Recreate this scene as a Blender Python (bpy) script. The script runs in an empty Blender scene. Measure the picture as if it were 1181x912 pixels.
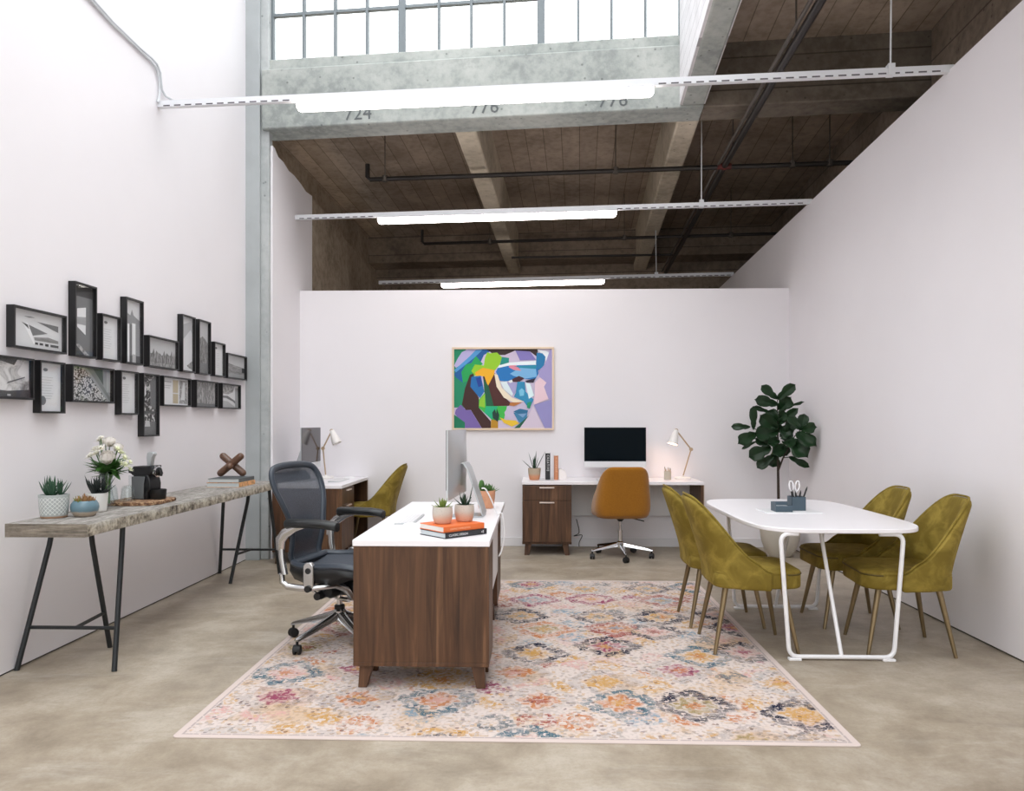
import bpy, bmesh, math, random
from mathutils import Vector, Matrix, Euler
random.seed(7)
SC = bpy.context.scene
COL = SC.collection
# ------------------------------------------------------------------ camera geometry
FPX, CX, HY, H = 870.0, 590.5, 487.0, 1.35
YAW = math.atan(27.5 / FPX)
CA, SA = math.cos(YAW), math.sin(YAW)
def wpos(xc, d, z): return Vector((xc*CA - d*SA, xc*SA + d*CA, z))
def at(px, py, d): return wpos((px-CX)/FPX*d, d, H + (HY-py)/FPX*d)
def ground(px, py, z=0.0):
    return at(px, py, FPX*(H-z)/(py-HY))
def on_x(px, py, X):
    return at(px, py, X/((px-CX)/FPX*CA - SA))
def on_y(px, py, Y):
    return at(px, py, Y/((px-CX)/FPX*SA + CA))

# ------------------------------------------------------------------ materials
def lin(c):
    return tuple((x/12.92 if x <= 0.04045 else ((x+0.055)/1.055)**2.4) for x in (v/255.0 for v in c))
class NT:
    def __init__(s, name):
        s.m = bpy.data.materials.new(name); s.m.use_nodes = True
        s.t = s.m.node_tree; s.b = s.t.nodes['Principled BSDF']; s.out = s.t.nodes['Material Output']
    def n(s, typ, **kw):
        nd = s.t.nodes.new(typ)
        for k, v in kw.items(): setattr(nd, k, v)
        return nd
    def link(s, a, b): s.t.links.new(a, b)
    def put(s, sock, v):
        if isinstance(v, bpy.types.NodeSocket): s.link(v, sock)
        else:
            if sock.type == 'RGBA' and len(v) == 3: v = (*v, 1)
            sock.default_value = v
    def math(s, op, a, b=0.0, c=0.0, clamp=False):
        nd = s.n('ShaderNodeMath', operation=op); nd.use_clamp = clamp
        for i, v in enumerate((a, b, c)): s.put(nd.inputs[i], v)
        return nd.outputs[0]
    def mix(s, f, a, b, blend='MIX'):
        nd = s.n('ShaderNodeMix', data_type='RGBA', blend_type=blend)
        s.put(nd.inputs[0], f); s.put(nd.inputs[6], a); s.put(nd.inputs[7], b)
        return nd.outputs[2]
    def coord(s, which='Object', scale=None, rot=None):
        o = s.n('ShaderNodeTexCoord').outputs[which]
        if scale or rot:
            mp = s.n('ShaderNodeMapping'); s.link(o, mp.inputs[0])
            if scale: mp.inputs['Scale'].default_value = scale
            if rot: mp.inputs['Rotation'].default_value = rot
            o = mp.outputs[0]
        return o
    def noise(s, vec, scale, detail=4, rough=0.55, dist=0.0):
        nd = s.n('ShaderNodeTexNoise'); s.link(vec, nd.inputs['Vector'])
        nd.inputs['Scale'].default_value = scale; nd.inputs['Detail'].default_value = detail
        nd.inputs['Roughness'].default_value = rough; nd.inputs['Distortion'].default_value = dist
        return nd.outputs[0]
    def voro(s, vec, scale, rnd=1.0, feature='F1', dims='3D'):
        nd = s.n('ShaderNodeTexVoronoi', feature=feature, voronoi_dimensions=dims); s.link(vec, nd.inputs['Vector'])
        nd.inputs['Scale'].default_value = scale; nd.inputs['Randomness'].default_value = rnd
        return nd
    def ramp(s, f, stops, mode='LINEAR'):
        nd = s.n('ShaderNodeValToRGB'); cr = nd.color_ramp; cr.interpolation = mode
        while len(cr.elements) < len(stops): cr.elements.new(0.5)
        for e, (p, c) in zip(cr.elements, stops):
            e.position = p; e.color = (*c, 1) if len(c) == 3 else c
        s.put(nd.inputs[0], f); return nd.outputs[0]
    def step(s, f, lo, hi):
        nd = s.n('ShaderNodeMapRange', interpolation_type='SMOOTHSTEP'); s.put(nd.inputs[0], f)
        nd.inputs[1].default_value = lo; nd.inputs[2].default_value = hi
        return nd.outputs[0]
    def sep(s, vec):
        nd = s.n('ShaderNodeSeparateXYZ'); s.link(vec, nd.inputs[0]); return nd.outputs
    def comb(s, x, y, z):
        nd = s.n('ShaderNodeCombineXYZ')
        for i, v in enumerate((x, y, z)): s.put(nd.inputs[i], v)
        return nd.outputs[0]
    def bump(s, h, strength=0.3, dist=0.01):
        nd = s.n('ShaderNodeBump'); nd.inputs['Strength'].default_value = strength
        nd.inputs['Distance'].default_value = dist; s.link(h, nd.inputs['Height'])
        s.link(nd.outputs[0], s.b.inputs['Normal'])
    def col(s, c): s.put(s.b.inputs['Base Color'], c)
    def set(s, **kw):
        for k, v in kw.items(): s.put(s.b.inputs[k.replace('_', ' ')], v)
        return s

MATS = {}
def plain(name, rgb, rough=0.5, metal=0.0, var=0.0, vscale=8.0, coat=0.0, spec=None, sheen=0.0, bump=0.0, bscale=200):
    if name in MATS: return MATS[name]
    t = NT(name); c = lin(rgb)
    if var > 0:
        v = t.noise(t.coord(), vscale, 5)
        t.col(t.mix(t.step(v, 0.3, 0.7), tuple(x*(1-var) for x in c), tuple(min(1, x*(1+var)) for x in c)))
    else: t.col(c)
    t.set(Roughness=rough, Metallic=metal)
    if spec is not None: t.set(Specular_IOR_Level=spec)
    if coat: t.set(Coat_Weight=coat, Coat_Roughness=0.08)
    if sheen: t.set(Sheen_Weight=sheen, Sheen_Roughness=0.35)
    if bump: t.bump(t.noise(t.coord(), bscale, 2), bump, 0.002)
    MATS[name] = t.m; return t.m

# ------------------------------------------------------------------ mesh builder
class MB:
    def __init__(s): s.v = []; s.f = []; s.mi = []
    def add(s, vs, fs, mi=0, M=None):
        b = len(s.v)
        s.v += [tuple((M @ Vector(p)) if M else p) for p in vs]
        s.f += [tuple(b+i for i in f) for f in fs]; s.mi += [mi]*len(fs)
        return s
    def box(s, x0, x1, y0, y1, z0, z1, mi=0, M=None):
        vs = [(x0,y0,z0),(x1,y0,z0),(x1,y1,z0),(x0,y1,z0),(x0,y0,z1),(x1,y0,z1),(x1,y1,z1),(x0,y1,z1)]
        return s.add(vs, [(0,3,2,1),(4,5,6,7),(0,1,5,4),(1,2,6,5),(2,3,7,6),(3,0,4,7)], mi, M)
    def hexa(s, pts, mi=0):      # 8 points: bottom 4, top 4
        return s.add(pts, [(0,3,2,1),(4,5,6,7),(0,1,5,4),(1,2,6,5),(2,3,7,6),(3,0,4,7)], mi)
    def tube(s, path, r, n=10, mi=0, M=None, closed=False, sx=1.0, up=None):
        P = [Vector(p) for p in path]; R = r if isinstance(r, (list, tuple)) else [r]*len(P)
        vs = []; fs = []; prev = None; N = len(P)
        for i, p in enumerate(P):
            if closed: t = (P[(i+1) % N]-P[i-1])
            else: t = (P[min(i+1, N-1)] - P[max(i-1, 0)])
            t = t.normalized() if t.length > 1e-9 else Vector((0,0,1))
            if prev is None:
                a = Vector(up) if up else (Vector((0,0,1)) if abs(t.z) < 0.9 else Vector((1,0,0)))
            else: a = prev
            u = (a - t*a.dot(t)).normalized(); prev = u; w = t.cross(u)
            for k in range(n):
                an = 2*math.pi*(k+0.5)/n
                vs.append(p + (u*math.cos(an) + w*math.sin(an)*sx)*R[i])
        for i in range(N if closed else N-1):
            j = (i+1) % N
            for k in range(n):
                fs.append((i*n+k, i*n+(k+1) % n, j*n+(k+1) % n, j*n+k))
        if not closed:
            fs.append(tuple(range(n))[::-1]); fs.append(tuple((N-1)*n+k for k in range(n)))
        return s.add(vs, fs, mi, M)
    def lathe(s, prof, c=(0,0,0), n=24, mi=0, M=None, cap0=True, cap1=True):
        vs = []; fs = []
        for r, z in prof:
            for k in range(n):
                a = 2*math.pi*k/n; vs.append((c[0]+r*math.cos(a), c[1]+r*math.sin(a), c[2]+z))
        for i in range(len(prof)-1):
            for k in range(n): fs.append((i*n+k, i*n+(k+1) % n, (i+1)*n+(k+1) % n, (i+1)*n+k))
        if cap0: fs.append(tuple(range(n))[::-1])
        if cap1: fs.append(tuple((len(prof)-1)*n+k for k in range(n)))
        return s.add(vs, fs, mi, M)
    def prism(s, poly, z0, z1, mi=0, M=None):
        n = len(poly)
        vs = [(x,y,z0) for x,y in poly] + [(x,y,z1) for x,y in poly]
        fs = [tuple(range(n))[::-1], tuple(range(n,2*n))] + [(i,(i+1)%n,n+(i+1)%n,n+i) for i in range(n)]
        return s.add(vs, fs, mi, M)
    def loft(s, rings, mi=0, M=None, caps=True):
        n = len(rings[0]); vs = [p for r in rings for p in r]; fs = []
        for i in range(len(rings)-1):
            for k in range(n): fs.append((i*n+k, i*n+(k+1)%n, (i+1)*n+(k+1)%n, (i+1)*n+k))
        if caps: fs.append(tuple(range(n))[::-1]); fs.append(tuple((len(rings)-1)*n+k for k in range(n)))
        return s.add(vs, fs, mi, M)
    def grid(s, rows, mi=0, M=None):
        n = len(rows[0]); vs = [p for r in rows for p in r]
        fs = [(i*n+k, i*n+k+1, (i+1)*n+k+1, (i+1)*n+k) for i in range(len(rows)-1) for k in range(n-1)]
        return s.add(vs, fs, mi, M)
    def ball(s, c, r, n=10, mi=0, M=None, sz=1.0):
        prof = []
        k = max(4, n//2)
        for i in range(k+1):
            a = -math.pi/2 + math.pi*i/k; prof.append((max(1e-4, r*math.cos(a)), r*sz*math.sin(a)))
        return s.lathe(prof, c, n, mi, M, False, False)
    def build(s, name, mats, parent=None, bevel=0.0, seg=2, subsurf=0, solid=0.0, smooth=True, angle=40, loc=None, rotz=0):
        me = bpy.data.meshes.new(name)
        me.from_pydata([tuple(p) for p in s.v], [], s.f)
        if not isinstance(mats, (list, tuple)): mats = [mats]
        for m in mats: me.materials.append(m)
        for p, i in zip(me.polygons, s.mi): p.material_index = i
        bm = bmesh.new(); bm.from_mesh(me)
        bmesh.ops.recalc_face_normals(bm, faces=bm.faces); bm.to_mesh(me); bm.free()
        if smooth:
            for p in me.polygons: p.use_smooth = True
            me.set_sharp_from_angle(angle=math.radians(angle))
        me.validate()
        o = bpy.data.objects.new(name, me); COL.objects.link(o)
        if parent: o.parent = parent
        if loc is not None: o.location = loc
        o.rotation_euler = (0, 0, rotz)
        if solid:
            md = o.modifiers.new('solid', 'SOLIDIFY'); md.thickness = solid; md.offset = 0
        if bevel:
            md = o.modifiers.new('bevel', 'BEVEL'); md.width = bevel; md.segments = seg; md.limit_method = 'ANGLE'; md.angle_limit = math.radians(35)
            md.harden_normals = False
        if subsurf:
            md = o.modifiers.new('sub', 'SUBSURF'); md.levels = subsurf; md.render_levels = subsurf
        return o

def thing(name, label, cat, loc=(0,0,0), rotz=0.0, group=None):
    o = bpy.data.objects.new(name, None); COL.objects.link(o)
    o.empty_display_size = 0.1; o.location = loc; o.rotation_euler = (0,0,rotz)
    o['label'] = label; o['category'] = cat
    if group: o['group'] = group
    return o
def tag(o, label, cat, group=None):
    o['label'] = label; o['category'] = cat
    if group: o['group'] = group
    return o
def struct(o): o['kind'] = 'structure'; return o
def dup(root, loc, rotz, label):
    def rec(o, par):
        c = o.copy(); COL.objects.link(c)
        if par: c.parent = par
        for ch in list(o.children): rec(ch, c)
        return c
    r = rec(root, None); r.location = loc; r.rotation_euler = (0,0,rotz); r['label'] = label
    return r
def rrect(w, h, r, n=6, cx=0, cy=0):
    pts = []
    for (sx, sy, a0) in ((1,1,0),(-1,1,90),(-1,-1,180),(1,-1,270)):
        for i in range(n+1):
            a = math.radians(a0 + 90*i/n)
            pts.append((cx+sx*(w/2-r)+r*math.cos(a), cy+sy*(h/2-r)+r*math.sin(a)))
    return pts
def text_mb(body, size, M, mi=0, depth=0.0005, mb=None, spacing=1.0, align='LEFT'):
    cu = bpy.data.curves.new('txt', 'FONT'); cu.body = body; cu.size = size; cu.align_x = align; cu.align_y = 'CENTER'
    cu.space_character = spacing; cu.resolution_u = 2
    o = bpy.data.objects.new('txt', cu); COL.objects.link(o)
    dg = bpy.context.evaluated_depsgraph_get()
    me = bpy.data.meshes.new_from_object(o.evaluated_get(dg))
    mb = mb or MB()
    mb.add([v.co.copy() for v in me.vertices], [tuple(p.vertices) for p in me.polygons], mi, M)
    bpy.data.objects.remove(o); bpy.data.curves.remove(cu); bpy.data.meshes.remove(me)
    return mb
def frame_M(o, ex, ey, ez):   # matrix with columns ex, ey, ez and origin o
    ex, ey, ez = Vector(ex), Vector(ey), Vector(ez)
    return Matrix(((ex.x,ey.x,ez.x,o[0]),(ex.y,ey.y,ez.y,o[1]),(ex.z,ey.z,ez.z,o[2]),(0,0,0,1)))

# ------------------------------------------------------------------ special materials
def m_wall():
    t = NT('white wall paint'); v = t.noise(t.coord(), 1.3, 3)
    t.col(t.mix(v, lin((234,231,234)), lin((240,237,240)))); t.set(Roughness=0.6, Specular_IOR_Level=0.3)
    t.bump(t.noise(t.coord(), 60, 3), 0.04, 0.003); return t.m
def m_floor():
    t = NT('polished concrete'); c = t.coord()
    big = t.noise(c, 0.6, 7, 0.62, 0.2); mid = t.noise(c, 2.6, 10, 0.72, 0.25); fine = t.noise(c, 60, 5, 0.7)
    streak = t.noise(t.coord(scale=(0.7,2.2,1)), 1.3, 10, 0.72, 0.35)
    a = t.ramp(big, [(0.34, lin((132,117,97))), (0.5, lin((166,152,132))), (0.66, lin((194,184,168)))])
    b = t.ramp(mid, [(0.36, lin((118,103,84))), (0.5, lin((162,148,128))), (0.64, lin((196,186,171)))])
    x = t.mix(0.55, a, b)
    x = t.mix(t.math('MULTIPLY', t.step(streak, 0.52, 0.70), 0.45), x, lin((202,194,182)))
    x = t.mix(t.math('MULTIPLY', t.step(streak, 0.46, 0.30), 0.4), x, lin((108,95,78)))
    x = t.mix(t.math('MULTIPLY', t.step(fine, 0.45, 0.7), 0.18), x, lin((100,88,74)))
    sp = t.voro(c, 2.3).outputs['Distance']
    x = t.mix(t.step(sp, 0.026, 0.014), x, lin((60,50,42)))
    x = t.mix(0.14, x, lin((158,154,147)))
    t.col(x); t.put(t.b.inputs['Roughness'], t.math('MULTIPLY_ADD', mid, 0.25, 0.33)); t.set(Specular_IOR_Level=0.35)
    t.bump(fine, 0.05, 0.002); return t.m
def m_concrete(name, dark, mid, light, boards=0.0, direction=(1,0,0), scale=1.0, stains=True, bump=0.3):
    t = NT(name); c = t.coord(); s = t.sep(c)
    big = t.noise(c, 1.1*scale, 7, 0.62, 0.5); fine = t.noise(c, 14*scale, 6, 0.6)
    x = t.ramp(big, [(0.28, lin(dark)), (0.5, lin(mid)), (0.72, lin(light))])
    x = t.mix(t.math('MULTIPLY', t.step(fine, 0.42, 0.68), 0.35), x, lin(light))
    x = t.mix(t.math('MULTIPLY', t.step(fine, 0.5, 0.3), 0.35), x, lin(dark))
    if stains:
        pit = t.voro(c, 9*scale).outputs['Distance']
        x = t.mix(t.math('MULTIPLY', t.step(pit, 0.13, 0.05), 0.6), x, tuple(v*0.4 for v in lin(dark)))
    h = fine
    if boards:
        d = t.math('ADD', t.math('ADD', t.math('MULTIPLY', s[0], direction[0]/boards), t.math('MULTIPLY', s[1], direction[1]/boards)), t.math('MULTIPLY', s[2], direction[2]/boards))
        fr = t.math('FRACT', d); idn = t.math('FLOOR', d)
        wn = t.n('ShaderNodeTexWhiteNoise', noise_dimensions='1D'); t.link(idn, wn.inputs['W'])
        x = t.mix(t.math('MULTIPLY', wn.outputs[0], 0.35), x, lin(dark))
        ln = t.math('LESS_THAN', fr, 0.045)
        x = t.mix(t.math('MULTIPLY', ln, 0.6), x, tuple(v*0.35 for v in lin(dark)))
    t.col(x); t.set(Roughness=0.85, Specular_IOR_Level=0.2); t.bump(h, bump, 0.01); return t.m
def m_walnut(name, base=1.0):
    t = NT(name); c = t.coord(); s = t.sep(c)
    cross = t.math('ADD', s[0], s[1])
    bd = t.math('MULTIPLY', cross, 1/0.085); bid = t.math('FLOOR', bd)
    wn = t.n('ShaderNodeTexWhiteNoise', noise_dimensions='1D'); t.link(bid, wn.inputs['W'])
    off = t.math('MULTIPLY', wn.outputs[0], 7.0)
    g = t.comb(t.math('MULTIPLY', cross, 22.0), off, t.math('MULTIPLY', s[2], 1.3))
    n1 = t.noise(g, 1.0, 6, 0.6, 0.7)
    g2 = t.comb(t.math('MULTIPLY', cross, 130.0), off, t.math('MULTIPLY', s[2], 4.0))
    n2 = t.noise(g2, 1.0, 3)
    x = t.ramp(n1, [(0.29, lin((36,23,15))), (0.44, lin((68,45,30))), (0.57, lin((90,61,41))), (0.73, lin((132,97,69)))])
    x = t.mix(t.math('MULTIPLY', n2, 0.45), x, lin((40,26,18)))
    x = t.mix(t.math('MULTIPLY', wn.outputs[0], 0.24), x, lin((122,88,64)))
    t.col(x); t.set(Roughness=0.42, Specular_IOR_Level=0.35); return t.m
def m_oldwood():
    t = NT('weathered grey plank'); c = t.coord(); s = t.sep(c)
    g = t.comb(t.math('MULTIPLY', s[0], 7.0), t.math('MULTIPLY', s[1], 1.4), t.math('MULTIPLY', s[2], 40.0))
    n1 = t.noise(g, 2.0, 8, 0.65, 1.2); n2 = t.noise(c, 26, 6, 0.65); n3 = t.noise(g, 9, 5, 0.6)
    sp = t.voro(c, 55).outputs['Distance']
    x = t.ramp(n1, [(0.25, lin((104,99,93))), (0.45, lin((146,141,135))), (0.62, lin((172,168,162))), (0.8, lin((124,118,112)))])
    x = t.mix(t.math('MULTIPLY', t.step(n3, 0.58, 0.38), 0.5), x, lin((70,62,55)))
    nrm = t.n('ShaderNodeNewGeometry').outputs['Normal']; nz = t.sep(nrm)
    side = t.math('SUBTRACT', 1.0, t.math('ABSOLUTE', nz[2]), clamp=True)
    y = t.ramp(n2, [(0.32, lin((64,56,48))), (0.45, lin((150,142,127))), (0.62, lin((206,199,182)))])
    y = t.mix(t.step(sp, 0.18, 0.08), y, lin((62,53,45)))
    gr = t.noise(t.comb(t.math('MULTIPLY', s[0], 5.0), t.math('MULTIPLY', s[1], 5.0), t.math('MULTIPLY', s[2], 60.0)), 1.0, 6, 0.65)
    endc = t.ramp(gr, [(0.32, lin((58,51,45))), (0.5, lin((108,99,88))), (0.68, lin((146,136,122)))])
    x = t.mix(t.step(t.math('ABSOLUTE', t.sep(nrm)[1]), 0.6, 0.8), x, endc)
    t.col(t.mix(t.math('MULTIPLY', side, t.math('MULTIPLY_ADD', t.math('ABSOLUTE', t.sep(nrm)[0]), 0.9, 0.1)), x, y)); t.set(Roughness=0.7)
    t.bump(n2, 0.5, 0.01); return t.m
def m_velvet(name, dark, mid, light):
    t = NT(name); c = t.coord()
    n1 = t.noise(c, 7, 5, 0.6, 0.8); n2 = t.noise(c, 22, 4, 0.6, 0.5)
    lw = t.n('ShaderNodeLayerWeight'); lw.inputs[0].default_value = 0.35
    x = t.mix(t.step(n1, 0.38, 0.70), lin(mid), lin(light))
    x = t.mix(t.math('MULTIPLY', t.step(n2, 0.58, 0.75), 0.28), x, lin(dark))
    t.col(x); t.set(Roughness=0.7, Specular_IOR_Level=0.2, Sheen_Weight=0.25, Sheen_Roughness=0.35)
    t.put(t.b.inputs['Sheen Tint'], (*lin(light), 1)); return t.m
def m_rug():
    t = NT('distressed floral rug'); c = t.coord(); s = t.sep(c)
    warp = t.n('ShaderNodeTexNoise'); t.link(c, warp.inputs['Vector']); warp.inputs['Scale'].default_value = 7
    wv = t.n('ShaderNodeVectorMath', operation='MULTIPLY_ADD'); t.link(warp.outputs['Color'], wv.inputs[0])
    wv.inputs[1].default_value = (0.07,0.07,0); t.link(c, wv.inputs[2]); cw = wv.outputs[0]
    def cells(scale, rnd, expo):
        nd = t.voro(cw, scale, rnd, dims='2D'); nd.distance = 'MINKOWSKI'; nd.inputs['Exponent'].default_value = expo
        df = t.n('ShaderNodeVectorMath', operation='SUBTRACT'); t.link(cw, df.inputs[0]); t.link(nd.outputs['Position'], df.inputs[1])
        v = t.sep(df.outputs[0]); ang = t.math('ARCTAN2', v[1], v[0])
        return nd.outputs['Distance'], t.sep(nd.outputs['Color']), ang
    dist, rc, ang = cells(2.3, 0.5, 1.25)
    d2, rc2, ang2 = cells(4.1, 0.85, 1.6)
    fine = t.voro(c, 58, 0.8, dims='2D'); fd = fine.outputs['Distance']; frc = t.sep(fine.outputs['Color'])
    cream = lin((224,210,202)); navy = lin((16,30,56)); teal = lin((74,108,122)); lb = lin((132,158,174)); gold = lin((206,158,84))
    orange = lin((198,122,66)); mag = lin((150,54,94)); rust = lin((156,66,54)); pink = lin((216,170,162)); olive = lin((150,132,78)); grey = lin((112,120,124))
    palA = t.ramp(rc[0], [(0.0,navy),(0.34,gold),(0.42,teal),(0.50,mag),(0.55,navy),(0.84,orange),(0.91,teal),(0.96,rust)], 'CONSTANT')
    palB = t.ramp(rc[1], [(0.0,gold),(0.3,lb),(0.42,pink),(0.55,olive),(0.7,orange),(0.85,mag)], 'CONSTANT')
    palC = t.ramp(rc2[0], [(0.0,gold),(0.26,orange),(0.40,pink),(0.52,lb),(0.64,rust),(0.70,mag),(0.76,gold),(0.90,grey)], 'CONSTANT')
    scal = t.math('MULTIPLY', t.math('SINE', t.math('MULTIPLY', ang, 8.0)), 0.03)
    rough = t.math('MULTIPLY', t.math('SUBTRACT', t.noise(c, 16, 3), 0.5), 0.11)
    dd = t.math('ADD', dist, t.math('ADD', scal, rough))
    ring = t.math('MULTIPLY', t.step(dd, 0.25, 0.31), t.step(dd, 0.50, 0.45))
    core = t.step(dd, 0.27, 0.22); eye = t.step(dd, 0.12, 0.09); outside = t.step(dd, 0.46, 0.52)
    dotR = t.step(fd, 0.68, 0.52); hole = t.step(fd, 0.05, 0.24)
    dot = t.math('MULTIPLY', dotR, t.math('MULTIPLY_ADD', hole, 0.35, 0.65))
    wear = t.step(t.noise(c, 2.6, 6, 0.7), 0.38, 0.60); wear2 = t.step(t.noise(c, 11, 4, 0.7), 0.36, 0.58)
    wearf = t.math('MULTIPLY', t.math('MULTIPLY_ADD', wear, 0.45, 0.6), t.math('MULTIPLY_ADD', wear2, 0.5, 0.5))
    strong = t.math('MULTIPLY_ADD', t.step(rc[2], 0.20, 0.32), 0.75, 0.30)
    keepA = t.step(frc[0], 0.05, 0.25); keepB = t.step(frc[1], 0.2, 0.5); keepC = t.step(frc[2], 0.12, 0.42)
    M = lambda *x: x[0] if len(x) == 1 else t.math('MULTIPLY', x[0], M(*x[1:]))
    mR = M(ring, dot, wearf, keepA, strong); mB = M(core, dot, keepB, wearf, 0.95)
    wisp = t.step(t.math('ADD', d2, rough), 0.52, 0.34)
    mC = M(outside, dot, keepC, wisp, wear2, 0.95)
    flood = t.step(t.noise(c, 2.4, 5, 0.6), 0.47, 0.62)
    base = t.mix(M(flood, t.step(rc2[1], 0.25, 0.6), 0.45), cream, t.mix(t.step(rc2[2], 0.6, 0.75), gold, pink))
    base = t.mix(M(core, 0.30), base, palB)
    base = t.mix(M(t.step(fd, 0.45, 0.62), 0.22), base, lin((150,138,132)))
    base = t.mix(M(dot, t.step(frc[1], 0.62, 0.8), 0.5), base, t.mix(frc[2], gold, grey))
    x = t.mix(mC, base, palC); x = t.mix(mB, x, palB); x = t.mix(mR, x, palA); x = t.mix(M(eye, dot, 0.7), x, palC)
    x = t.mix(M(t.step(frc[0], 0.955, 0.97), dotR, 0.55), x, lin((84,60,78)))
    ax = t.math('SUBTRACT', 1.455, t.math('ABSOLUTE', s[0])); ay = t.math('SUBTRACT', RUG_HL, t.math('ABSOLUTE', s[1]))
    e = t.math('MINIMUM', ax, ay)
    x = t.mix(t.step(e, 0.050, 0.036), x, lin((222,206,198)))
    x = t.mix(M(t.step(e, 0.026, 0.030), t.step(e, 0.040, 0.036), dotR, 0.5), x, lin((140,130,130)))
    x = t.mix(1.0, x, (0.85,0.85,0.86), 'MULTIPLY')
    t.col(x); t.set(Roughness=0.95, Specular_IOR_Level=0.1); t.bump(t.noise(c, 300, 2), 0.3, 0.004); return t.m
def m_glass(name, tint=(1,1,1), amount=0.10, rough=0.02):
    t = NT(name); g = t.n('ShaderNodeBsdfGlossy'); g.inputs['Roughness'].default_value = rough
    tr = t.n('ShaderNodeBsdfTransparent'); tr.inputs[0].default_value = (*tint, 1)
    fr = t.n('ShaderNodeLayerWeight'); fr.inputs[0].default_value = 0.5
    f = t.math('MULTIPLY_ADD', t.math('POWER', fr.outputs['Facing'], 4.0), 0.55, amount*0.4, clamp=True)
    mx = t.n('ShaderNodeMixShader'); t.put(mx.inputs[0], f); t.link(tr.outputs[0], mx.inputs[1]); t.link(g.outputs[0], mx.inputs[2])
    t.link(mx.outputs[0], t.out.inputs['Surface']); return t.m
def m_emit(name, rgb, strength):
    t = NT(name); t.col(lin(rgb)); t.set(Emission_Strength=strength); t.put(t.b.inputs['Emission Color'], (*lin(rgb), 1)); return t.m
# ------------------------------------------------------------------ setting
XL, XR, YB = -2.84, 2.735, 8.24
RUG_HL = 1.70
WALL = m_wall(); FLOOR = m_floor()
C_LIGHT = m_concrete('pale concrete', (128,134,132), (162,167,163), (190,193,188))
C_GREY = m_concrete('grey painted concrete', (160,165,165), (178,182,182), (194,197,196), stains=True, bump=0.12)
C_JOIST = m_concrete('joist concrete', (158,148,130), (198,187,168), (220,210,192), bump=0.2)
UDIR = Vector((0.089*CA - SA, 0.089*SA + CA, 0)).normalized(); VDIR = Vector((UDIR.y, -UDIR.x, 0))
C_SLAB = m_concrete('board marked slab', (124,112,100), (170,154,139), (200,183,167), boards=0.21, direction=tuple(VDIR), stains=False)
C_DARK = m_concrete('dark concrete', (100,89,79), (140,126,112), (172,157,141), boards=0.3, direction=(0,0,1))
C_BROWN_SHADED = m_concrete('brown shaded concrete', (84,76,68), (112,103,93), (140,130,118), boards=0.29, direction=(0,0,1))  # bare brown beam in right bay, colour darkened to carry the bay's shade
C_WALLD = m_concrete('stained concrete wall', (114,102,88), (156,142,125), (188,173,154))
C_FORM = m_concrete('white board formed concrete', (190,188,190), (214,212,214), (228,226,228), boards=0.13, direction=(0,0,1), stains=False, bump=0.1)
STEEL = plain('grey window steel', (118,126,130), 0.5)

mb = MB(); mb.box(-4.2, 6.5, -5, 14.5, -0.15, 0); floor = struct(mb.build('floor', FLOOR, smooth=False))
mb = MB(); mb.box(XL-0.15, XL, -3.5, 7.30, 0.010, 7.5); struct(mb.build('wall_left', WALL, smooth=False))
mb = MB(); mb.box(-2.6, XR, YB, YB+0.12, 0, 2.80); struct(mb.build('wall_back', WALL, smooth=False))
# right partition, its top edge runs gently down towards the rear
A, B = on_x(1179.6, 0, XR), on_x(829.6, 332, XR)
sl = (B.z-A.z)/(B.y-A.y); zr = lambda y: A.z + (y-A.y)*sl
mb = MB(); y0, y1 = -3.5, 12.4
mb.hexa([(XR,y0,.012),(XR+.12,y0,.012),(XR+.12,y1,.012),(XR,y1,.012),(XR,y0,zr(y0)),(XR+.12,y0,zr(y0)),(XR+.12,y1,zr(y1)),(XR,y1,zr(y1))])
struct(mb.build('wall_right', WALL, smooth=False))
GAPM = plain('dark gap under wall', (70,66,60), 0.9, var=0.5, vscale=5)
MB().box(XR+0.008, XR+0.12, y0, y1, 0, 0.012).build('trim_2', GAPM, smooth=False)['kind'] = 'structure'
MB().box(XL-0.15, XL-0.008, y0, 7.30, 0, 0.010).build('trim_3', GAPM, smooth=False)['kind'] = 'structure'
# rear-left return wall with the ragged paint line against the concrete
rag = [(314.5,168),(317,171),(321,181),(327,187),(333,197),(339,202),(347,212),(353,221),(360,226)]
pts = [on_x(px, py, -2.6) for px, py in rag]
mb = MB(); poly = [(p.y, p.z) for p in pts]; poly = [(poly[0][0], 0)] + poly + [(poly[-1][0], 0)]
Mx = frame_M((-2.6,0,0), (0,1,0), (0,0,1), (1,0,0))
mb.prism(poly, -0.1, 0.0, M=Mx); struct(mb.build('wall_rear', WALL, smooth=False))
ye = pts[-1].y
rag2 = [(359,226),(366,236),(374,243),(381,256),(390,263),(398,276),(407,286),(416,296),(425,310),(437,324)]
p2 = [on_x(px, py, -2.62) for px, py in rag2]; poly = [(p.y, p.z) for p in p2]
poly = [(poly[0][0], 0)] + poly + [(13.8, poly[-1][1]-0.05), (13.8, 0)]
mb = MB(); mb.prism(poly, -0.1, 0.0, M=frame_M((-2.62,0,0), (0,1,0), (0,0,1), (1,0,0)))
struct(mb.build('wall_rear_concrete', C_WALLD, smooth=False))
# skirting under the back desk
mb = MB(); mb.box(-2.6, XR-0.001, YB-0.015, YB+0.01, 0, 0.095); struct(mb.build('baseboard_back', plain('skirting white', (226,224,226), 0.45), bevel=0.003))
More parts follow.
